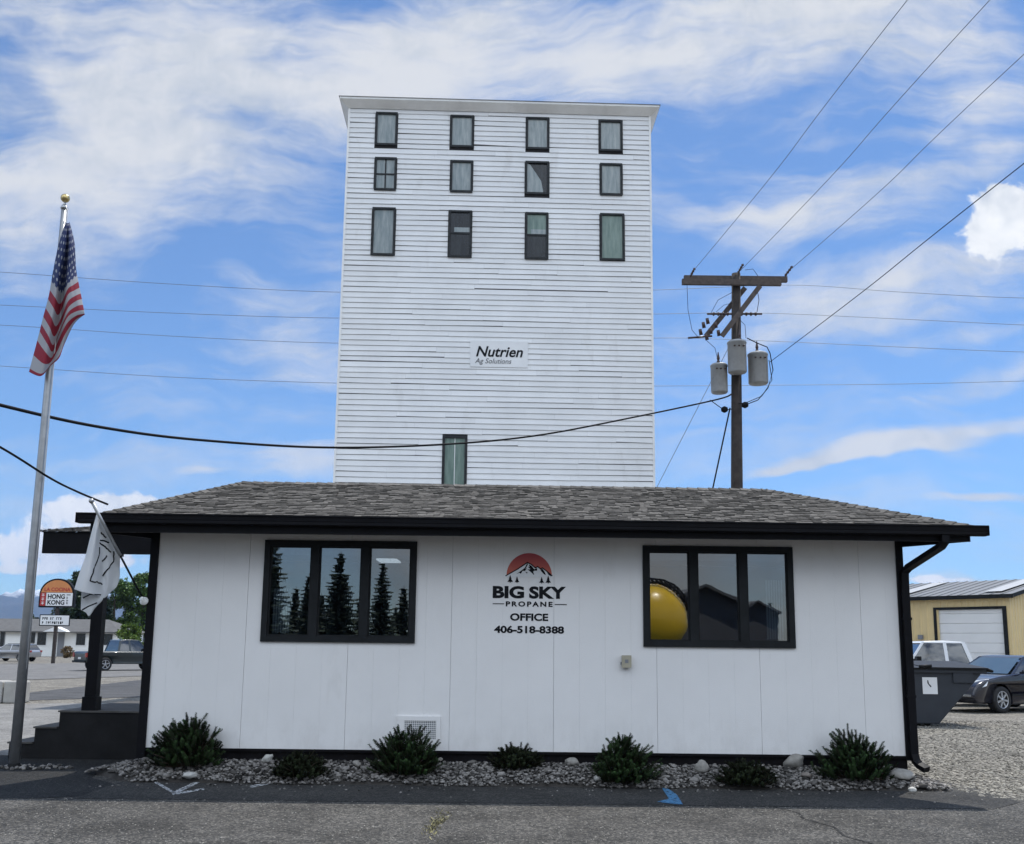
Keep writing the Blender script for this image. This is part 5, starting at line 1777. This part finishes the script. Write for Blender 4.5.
# dark pickup on the left, seen from its rear quarter, driving away right
q = gr(82, 671)
rz = radians(48)
def dp_extra(root, hw, yat):
    mb = MB(); mb.box((-2.55, -.80, 1.04), (-1.15, .80, 1.153)); mb.build('cargo_bed', 'plastic', root)
    mb = MB(); mb.box((-2.86, -.80, .50), (-2.72, .80, .62)); mb.build('rear_bumper', 'plastic', root)
    for s_ in (-1, 1):
        mb = MB(); mb.box((-2.80, s_ * .82 - .09, .82), (-2.66, s_ * .82 + .09, 1.08)); mb.build('tail_light', 'redlamp', root)
        mb = MB(); mb.box((.75, s_ * 1.0 - .08, 1.18), (.88, s_ * 1.0 + .08, 1.40)); mb.build('side_mirror', 'plastic', root)
    mb = MB(); mb.box((-2.79, -.18, .70), (-2.775, .18, .82)); mb.build('number_plate', 'label', root)
vehicle('pickup_truck', (q.x + 2.8 * cos(rz), q.y + 2.8 * sin(rz), gz(q.y)), rz, pk_prof, pk_cab, (1.78, -1.62), .40, .95, 'paintgreen', 'dark slate pickup truck seen from behind past the porch post', 'pickup truck', pillars=((-.1, -.12, .10),), extras=dp_extra, scale=1.09)

# silver wagon on the far left
sv_prof = [(-2.25, .42), (-2.32, .9), (-2.2, 1.05), (.9, 1.02), (1.5, .98), (2.1, .84), (2.25, .6), (2.2, .32), (1.0, .26), (-1.4, .28)]
sv_cab = [(1.1, 1.0), (.35, 1.52), (-1.75, 1.56), (-2.15, 1.04)]
def sv_extra(root, hw, yat):
    for s_ in (-1, 1):
        mb = MB(); mb.box((-2.33, s_ * .72 - .12, .85), (-2.2, s_ * .72 + .12, 1.02)); mb.build('tail_light', 'redlamp', root)
        mb = MB(); mb.box((2.02, s_ * .62 - .16, .66), (2.24, s_ * .62 + .16, .78)); mb.build('headlight', 'lamp', root)
        mb = MB(); mb.tube([(.2, s_ * .60, 1.60), (-1.6, s_ * .60, 1.62)], .02, 6); mb.build('roof_rail', 'plastic', root)
q = gr(17, 661.5)
vehicle('parked_car', (q.x - .9, q.y + 1, gz(q.y)), radians(170), sv_prof, sv_cab, (1.35, -1.35), .34, .90, 'paintsilver', 'silver wagon parked by the road at the far left', 'car', pillars=((-.3, -.3, .07), (-1.3, -1.35, .08)), extras=sv_extra)

# ------------------------------------------------------------------ far left: barrier, sign, house, trees
q = at(6, 703, 25)
for (x0, x1, lab) in ((q.x - 3.2, q.x - .03, 'pale concrete barrier block cut by the left edge of view'), (q.x + .0, at(24, 690, 25).x, 'pale concrete barrier block just left of the flagpole')):
    mb = MB(); mb.prism([(x0, 0), (x1, 0), (x1, .56), (x0, .56)], .55, Matrix.Translation((0, 0, 0)))
    o = mb.build('concrete_barrier', 'concrete'); o.location = (0, 24.8, gz(25)); tag(o, lab, 'barrier', 'concrete barrier blocks by the driveway')
    bv = o.modifiers.new('b', 'BEVEL'); bv.width = .04; bv.segments = 2

SY = 82.0
def S(px, py, dy=0.0): return at(px, py, SY + dy)
b0 = S(56, 655)
sn = empty('pylon_sign', (b0.x, SY, gz(SY))); tag(sn, 'arched roadside restaurant sign on brown post with letter board', 'sign')
mb = MB(); t_ = S(57, 606); mb.box((t_.x - .12, SY + .02, gz(SY) - .2), (t_.x + .12, SY + .26, t_.z + .6)); P(mb, 'post', 'wood', sn)
L = S(38.5, 607).x; Rr = S(73.5, 607).x; zb = S(56, 607.5).z; zt = S(56, 578.5).z
rad = (Rr - L) / 2; cx_ = (L + Rr) / 2; zs = zt - rad * .92
poly = [(L, zb), (Rr, zb)] + [(cx_ + rad * cos(pi * k / 20), zs + rad * .92 * sin(pi * k / 20)) for k in range(21)]
mb = MB(); mb.prism(poly, .4, Matrix.Translation((0, SY - .05, 0))); cab = P(mb, 'sign_cabinet', 'ink', sn)
f_ = .90; rad2 = rad * f_
zr = S(56, 592.5).z
poly = [(cx_ - rad2, zr), (cx_ + rad2, zr)] + [(cx_ + rad2 * cos(pi * k / 20), max(zr, zs + rad2 * .92 * sin(pi * k / 20))) for k in range(21)]
mb = MB(); mb.prism(poly, .02, Matrix.Translation((0, SY - .075, 0))); P(mb, 'sign_face', 'signorange', cab)
xm = L + (Rr - L) * .2
mb = MB(); mb.box((xm + .02, SY - .075, zb + .14), (Rr - .12, SY - .055, zr - .03)); P(mb, 'sign_face', 'signwhite', cab)
mb = MB(); mb.box((L + .12, SY - .075, zb + .14), (xm - .02, SY - .055, zr - .03)); P(mb, 'sign_face', 'signred', cab)
hh = zr - .03 - (zb + .14)
put_text('LA COCINA', 'lettering', cx_ - rad2 * .80, cx_ + rad2 * .86, zr + .10, zr + .42, SY - .077, 'signred', cab, bold=.03)
wr_ = Rr - .12 - xm - .02
put_text('HONG', 'lettering', xm + .16, xm + wr_ * .72, zb + .14 + hh * .53, zb + .14 + hh * .90, SY - .077, 'ink', cab, bold=.035)
put_text('KONG', 'lettering', xm + .16, xm + wr_ * .72, zb + .14 + hh * .08, zb + .14 + hh * .45, SY - .077, 'ink', cab, bold=.035)
mb = MB()
for (k, w_) in ((.82, .34), (.64, .12), (.52, .12), (.38, .16), (.26, .14), (.14, .16)): mb.box((xm + wr_ * .78, SY - .079, zb + .14 + hh * k), (xm + wr_ * .78 + w_, SY - .0755, zb + .14 + hh * (k + .06)))
for k in range(3):
    zz = zb + .14 + hh * (.12 + .3 * k); xx = (L + .12 + xm) / 2
P(mb, 'small_print', 'ink', cab)
mb = MB()
for k in range(3):
    zz = zb + .14 + hh * (.08 + .31 * k); xx = (L + .10 + xm) / 2; a_ = hh * .22
    mb.box((xx - a_ * .4, SY - .079, zz + a_ * .8), (xx + a_ * .4, SY - .0755, zz + a_)); mb.box((xx - a_ * .08, SY - .0792, zz), (xx + a_ * .08, SY - .0757, zz + a_ * .78)); mb.box((xx - a_ * .5, SY - .0788, zz + a_ * .35), (xx + a_ * .5, SY - .0753, zz + a_ * .5))
P(mb, 'small_print', 'signwhite', cab)
L2 = S(39.5, 620).x; R2 = S(70, 620).x; z0 = S(55, 626).z; z1 = S(55, 614.5).z
mb = MB(); mb.box((L2, SY - .02, z0), (R2, SY + .018, z1)); lbx = P(mb, 'letter_board', 'ink', sn)
mb = MB(); mb.box((L2 + .08, SY - .035, z0 + .08), (R2 - .08, SY - .021, z1 - .08)); P(mb, 'board_face', 'signwhite', lbx)
random.seed(3)
mb = MB()
for row_ in (0, 1):   # illegible changeable letters
    x_ = L2 + .25
    while x_ < R2 - .6:
        if random.random() < .75:
            w_ = random.uniform(.08, .13); zz = z0 + .16 + row_ * .36
            mb.box((x_, SY - .038, zz), (x_ + w_ * .4, SY - .0355, zz + .22)); mb.box((x_ + w_ * .4, SY - .0378, zz + random.choice((0, .09, .16))), (x_ + w_, SY - .0353, zz + .22))
        x_ += .17
P(mb, 'board_letters', 'ink', lbx)

HY = 118.0
hb = gz(HY)
def Hh(px, py): return at(px, py, HY)
hx0 = Hh(-70, 640).x; hx1 = Hh(118, 640).x
hs_ = empty('white_house', ((hx0 + hx1) / 2, HY, hb)); tag(hs_, 'long low white house with grey roof across the street', 'house')
eave = Hh(60, 631.5).z
mb = MB(); mb.box((hx0, HY, hb), (hx1, HY + 8, eave)); P(mb, 'wall', 'housewhite', hs_)
mb = MB(); top_ = Hh(60, 624.5).z + .25
mb.add([(hx0 - .5, HY - .6, eave), (hx1 + .5, HY - .6, eave), (hx1 + .5, HY + 8.6, eave), (hx0 - .5, HY + 8.6, eave), (hx0 + 2, HY + 4, top_ + .5), (hx1 - 3, HY + 4, top_ + .5)], [(0, 1, 5, 4), (1, 2, 5), (2, 3, 4, 5), (3, 0, 4), (3, 2, 1, 0)])
mb.box((hx0 - .5, HY - .62, eave - .14), (hx1 + .5, HY - .55, eave - .005))
P(mb, 'roof', 'houseroof', hs_)
for (p0_, p1_, y0_, y1_) in ((0, 5, 632, 646), (29, 36, 631, 643), (37, 47, 632, 645), (76, 86, 633.5, 645), (104, 113, 634, 645)):
    a_ = Hh(p0_, y1_); b_ = Hh(p1_, y0_)
    mb = MB(); mb.box((a_.x - .1, HY - .06, a_.z - .1), (b_.x + .1, HY - .005, b_.z + .1)); fr_w = P(mb, 'window', 'signwhite' if p0_ > 20 else 'inner', hs_)
    mb = MB(); mb.box((a_.x, HY - .08, a_.z), (b_.x, HY - .061, b_.z)); P(mb, 'pane', 'w_dark', fr_w)
a_ = Hh(57, 652); b_ = Hh(65, 633)
mb = MB(); mb.box((a_.x, HY - .08, hb), (b_.x, HY - .01, b_.z)); P(mb, 'door', 'inner', hs_)
mb = MB(); a_ = Hh(49, 631); b_ = Hh(73, 631)
mb.add([(a_.x, HY - 1.6, eave - .05), (b_.x, HY - 1.6, eave - .05), ((a_.x + b_.x) / 2, HY - 1.6, eave + .55), (a_.x, HY, eave - .05), (b_.x, HY, eave - .05), ((a_.x + b_.x) / 2, HY, eave + .55)], [(0, 1, 2), (5, 4, 3), (0, 2, 5, 3), (1, 4, 5, 2), (0, 3, 4, 1)])
P(mb, 'porch_gable', 'signwhite', hs_)
mb = MB(); mb.box((Hh(66, 640).x, HY - .3, hb), (hx1, HY - .02, hb + .55)); P(mb, 'brick_skirt', 'brownbrush', hs_)

# stump / post near the sign
p = gr(44, 659); mb = MB(); mb.tube([(0, 0, 0), (.02, 0, .5), (0, 0, .95)], [.30, .27, .26], 12); o = mb.build('bollard', 'wood'); o.location = (p.x, 78, gz(78)); tag(o, 'short dark post standing between the silver car and sign', 'bollard')

random.seed(11)
def tree(px, ybase_m, top_py, wpx, Y, m_, label, trunkh=.25, group='trees beyond the street', name='tree', n=9000, leaf=.26, shape=1.0):
    c = at(px, 640, Y); top_ = at(px, top_py, Y).z
    root = empty(name, (c.x, Y, gz(Y))); tag(root, label, 'tree', group)
    Ht = top_ - gz(Y); Wd = wpx / F * Y
    mb = MB(); mb.tube([(0, 0, -.2), (.05, 0, Ht * .3), (-.05, .05, Ht * .6), (0, 0, Ht * .85)], [Ht * .03, Ht * .024, Ht * .014, Ht * .004], 10)
    limbs = []
    for k in range(9):
        z = Ht * random.uniform(.22, .7); t = random.uniform(0, 2 * pi); L_ = Wd * .42 * random.uniform(.6, 1)
        e = Vector((cos(t) * L_, sin(t) * L_, z + L_ * .5)); mb.tube([(0, 0, z), Vector((0, 0, z)).lerp(e, .5) + Vector((0, 0, .1)), e], [Ht * .011, Ht * .007, Ht * .002], 6); limbs.append(e)
    mb.build('trunk', 'bark', root)
    mb = MB()
    clumps = []
    nc_ = 70
    for k in range(nc_):
        z = random.uniform(trunkh, 1.0); prof_ = sin(pi * min(1, (z - trunkh * .6) / (1.06 - trunkh * .6)) ** shape) ** .6
        t = random.uniform(0, 2 * pi); q = random.random() ** .5
        clumps.append((Vector((cos(t) * q * Wd * .46 * prof_, sin(t) * q * Wd * .46 * prof_, z * Ht * .94)), random.uniform(.09, .20) * Wd * (.5 + .5 * prof_)))
    for (c_, r_) in clumps:
        for _ in range(n // nc_):
            d_ = Vector((random.gauss(0, 1), random.gauss(0, 1), random.gauss(0, .75))).normalized() * r_ * random.random() ** .4
            p_ = c_ + d_
            if p_.z > Ht: continue
            a_ = Vector((random.gauss(0, 1), random.gauss(0, 1), random.gauss(0, 1))).normalized(); b_ = a_.cross(Vector((random.random(), .3, .5))).normalized()
            s_ = leaf * random.uniform(.6, 1.2)
            mb.add([p_ - a_ * s_, p_ + b_ * s_ * .5, p_ + a_ * s_, p_ - b_ * s_ * .5], [(0, 1, 2, 3)], random.random())
    mb.build('crown', m_, root, fix=False)
    return root


tree(112, 0, 577, 46, 132, 'leaf', 'broad green tree behind the house, just left of the corner post')
tree(141, 0, 569, 40, 135, 'leaf', 'tall green tree partly hidden by the office corner')
tree(75, 0, 566, 30, 130, 'leafdark', 'dark narrow tree rising behind the arched sign', n=7000)
tree(90, 0, 592, 42, 128, 'leafdark', 'dark low tree between the sign and the porch post')
tree(30, 0, 613, 20, 130, 'leafdark', 'small dark tree behind the flagpole and house roof', n=1600)
tree(58, 0, 606, 26, 128, 'leafdark', 'dark tree right behind the sign post', n=2000)
tree(130, 0, 622, 26, 112, 'leaflime', 'bright lime green bush in front of the trees', n=2600, trunkh=.05, name='bush')
tree(68, 0, 646, 12, 108, 'brownbrush', 'dry brown brush at the foot of the house by the sign', n=700, trunkh=.02, name='bush', leaf=.15)

# ------------------------------------------------------------------ the other side of the yard, seen mirrored in the panes
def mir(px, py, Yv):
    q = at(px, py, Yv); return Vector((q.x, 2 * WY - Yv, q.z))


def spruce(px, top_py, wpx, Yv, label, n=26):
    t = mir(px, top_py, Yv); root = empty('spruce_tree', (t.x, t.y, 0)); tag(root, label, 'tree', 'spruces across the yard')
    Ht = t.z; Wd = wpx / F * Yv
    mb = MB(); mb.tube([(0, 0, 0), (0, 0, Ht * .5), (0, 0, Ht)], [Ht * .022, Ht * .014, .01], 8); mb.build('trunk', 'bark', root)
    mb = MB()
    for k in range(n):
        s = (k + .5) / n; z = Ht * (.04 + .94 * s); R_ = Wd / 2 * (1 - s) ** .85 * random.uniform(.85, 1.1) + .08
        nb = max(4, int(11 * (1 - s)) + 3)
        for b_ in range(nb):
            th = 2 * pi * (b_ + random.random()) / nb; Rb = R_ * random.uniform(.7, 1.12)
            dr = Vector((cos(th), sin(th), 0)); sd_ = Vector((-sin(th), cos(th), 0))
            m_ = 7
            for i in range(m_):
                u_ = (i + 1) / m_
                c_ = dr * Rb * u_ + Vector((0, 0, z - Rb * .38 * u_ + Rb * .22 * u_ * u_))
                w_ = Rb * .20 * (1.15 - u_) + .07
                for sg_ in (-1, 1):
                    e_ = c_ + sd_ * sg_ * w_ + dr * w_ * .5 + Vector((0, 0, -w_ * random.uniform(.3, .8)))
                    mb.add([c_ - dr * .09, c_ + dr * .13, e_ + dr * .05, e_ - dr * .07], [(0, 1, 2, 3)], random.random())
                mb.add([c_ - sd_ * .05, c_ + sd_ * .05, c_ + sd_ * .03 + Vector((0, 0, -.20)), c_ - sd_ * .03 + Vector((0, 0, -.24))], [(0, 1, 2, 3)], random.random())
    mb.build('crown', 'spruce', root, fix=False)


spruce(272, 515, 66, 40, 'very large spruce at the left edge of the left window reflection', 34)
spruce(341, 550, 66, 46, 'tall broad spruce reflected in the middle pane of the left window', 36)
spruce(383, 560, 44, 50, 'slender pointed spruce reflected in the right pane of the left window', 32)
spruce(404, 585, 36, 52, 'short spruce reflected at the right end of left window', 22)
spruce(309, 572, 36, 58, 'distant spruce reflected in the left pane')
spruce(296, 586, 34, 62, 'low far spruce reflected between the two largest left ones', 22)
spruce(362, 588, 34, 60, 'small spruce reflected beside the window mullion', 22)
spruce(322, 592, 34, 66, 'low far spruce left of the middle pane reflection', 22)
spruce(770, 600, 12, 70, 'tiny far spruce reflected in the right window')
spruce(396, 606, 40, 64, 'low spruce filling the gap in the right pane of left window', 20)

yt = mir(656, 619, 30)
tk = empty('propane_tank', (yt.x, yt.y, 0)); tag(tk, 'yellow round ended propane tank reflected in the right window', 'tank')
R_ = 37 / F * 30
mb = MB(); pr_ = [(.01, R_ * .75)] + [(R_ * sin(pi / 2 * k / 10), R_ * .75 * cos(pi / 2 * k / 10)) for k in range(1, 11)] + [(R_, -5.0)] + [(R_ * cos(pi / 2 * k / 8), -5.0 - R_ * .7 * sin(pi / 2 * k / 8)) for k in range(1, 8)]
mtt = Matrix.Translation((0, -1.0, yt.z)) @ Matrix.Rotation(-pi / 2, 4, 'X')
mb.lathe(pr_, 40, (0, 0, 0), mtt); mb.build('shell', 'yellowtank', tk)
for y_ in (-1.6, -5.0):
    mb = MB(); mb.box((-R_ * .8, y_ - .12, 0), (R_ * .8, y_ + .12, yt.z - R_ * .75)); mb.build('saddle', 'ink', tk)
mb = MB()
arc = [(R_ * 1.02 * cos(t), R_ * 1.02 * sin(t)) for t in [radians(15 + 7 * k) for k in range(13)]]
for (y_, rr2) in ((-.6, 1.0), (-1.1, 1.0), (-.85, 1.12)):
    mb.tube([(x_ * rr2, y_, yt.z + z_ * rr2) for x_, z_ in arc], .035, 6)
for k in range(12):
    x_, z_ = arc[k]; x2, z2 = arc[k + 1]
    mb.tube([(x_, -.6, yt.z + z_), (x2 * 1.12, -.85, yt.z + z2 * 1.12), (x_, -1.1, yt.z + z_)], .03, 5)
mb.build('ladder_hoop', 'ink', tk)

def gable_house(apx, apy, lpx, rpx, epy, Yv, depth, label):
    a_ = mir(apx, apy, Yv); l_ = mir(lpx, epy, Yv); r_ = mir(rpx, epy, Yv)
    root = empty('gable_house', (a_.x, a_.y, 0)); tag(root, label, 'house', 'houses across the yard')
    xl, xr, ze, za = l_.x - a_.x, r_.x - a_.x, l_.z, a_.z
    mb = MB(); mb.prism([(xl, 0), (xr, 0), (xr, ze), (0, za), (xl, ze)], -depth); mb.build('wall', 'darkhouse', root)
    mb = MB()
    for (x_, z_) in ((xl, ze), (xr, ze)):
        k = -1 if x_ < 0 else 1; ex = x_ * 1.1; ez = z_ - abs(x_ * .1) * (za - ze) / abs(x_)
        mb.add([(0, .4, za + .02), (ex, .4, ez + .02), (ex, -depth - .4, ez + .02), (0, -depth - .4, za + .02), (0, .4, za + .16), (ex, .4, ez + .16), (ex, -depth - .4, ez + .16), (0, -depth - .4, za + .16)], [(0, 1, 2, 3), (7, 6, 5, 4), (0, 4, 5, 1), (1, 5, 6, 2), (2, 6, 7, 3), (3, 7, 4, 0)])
    mb.build('roof', 'houseroof', root)
    mb = MB(); mb.box((-1.4, .01, .05), (1.2, .06, 2.2)); mb.build('garage_door', 'darkhouse', root)
gable_house(704, 587, 668, 742, 604, 42, 9, 'dark grey gabled house reflected in the middle of the right window')
gable_house(757, 603, 738, 778, 613, 60, 8, 'far dark gabled house reflected in the right pane')

# ------------------------------------------------------------------ air
hz = MB(); hz.box((-8800, -300, -40), (8800, 8900, 900))
hm = bpy.data.materials.new('pale_air'); hm.use_nodes = True
T = NT(hm.node_tree); T.n.clear(); o_ = T.new('ShaderNodeOutputMaterial'); pv = T.new('ShaderNodeVolumePrincipled')
pv.inputs['Color'].default_value = (.42, .62, 1, 1); pv.inputs['Density'].default_value = .00007; pv.inputs['Anisotropy'].default_value = .1
T.l.new(pv.outputs[0], o_.inputs['Volume'])
ho = hz.build('haze', hm); ho['kind'] = 'stuff'
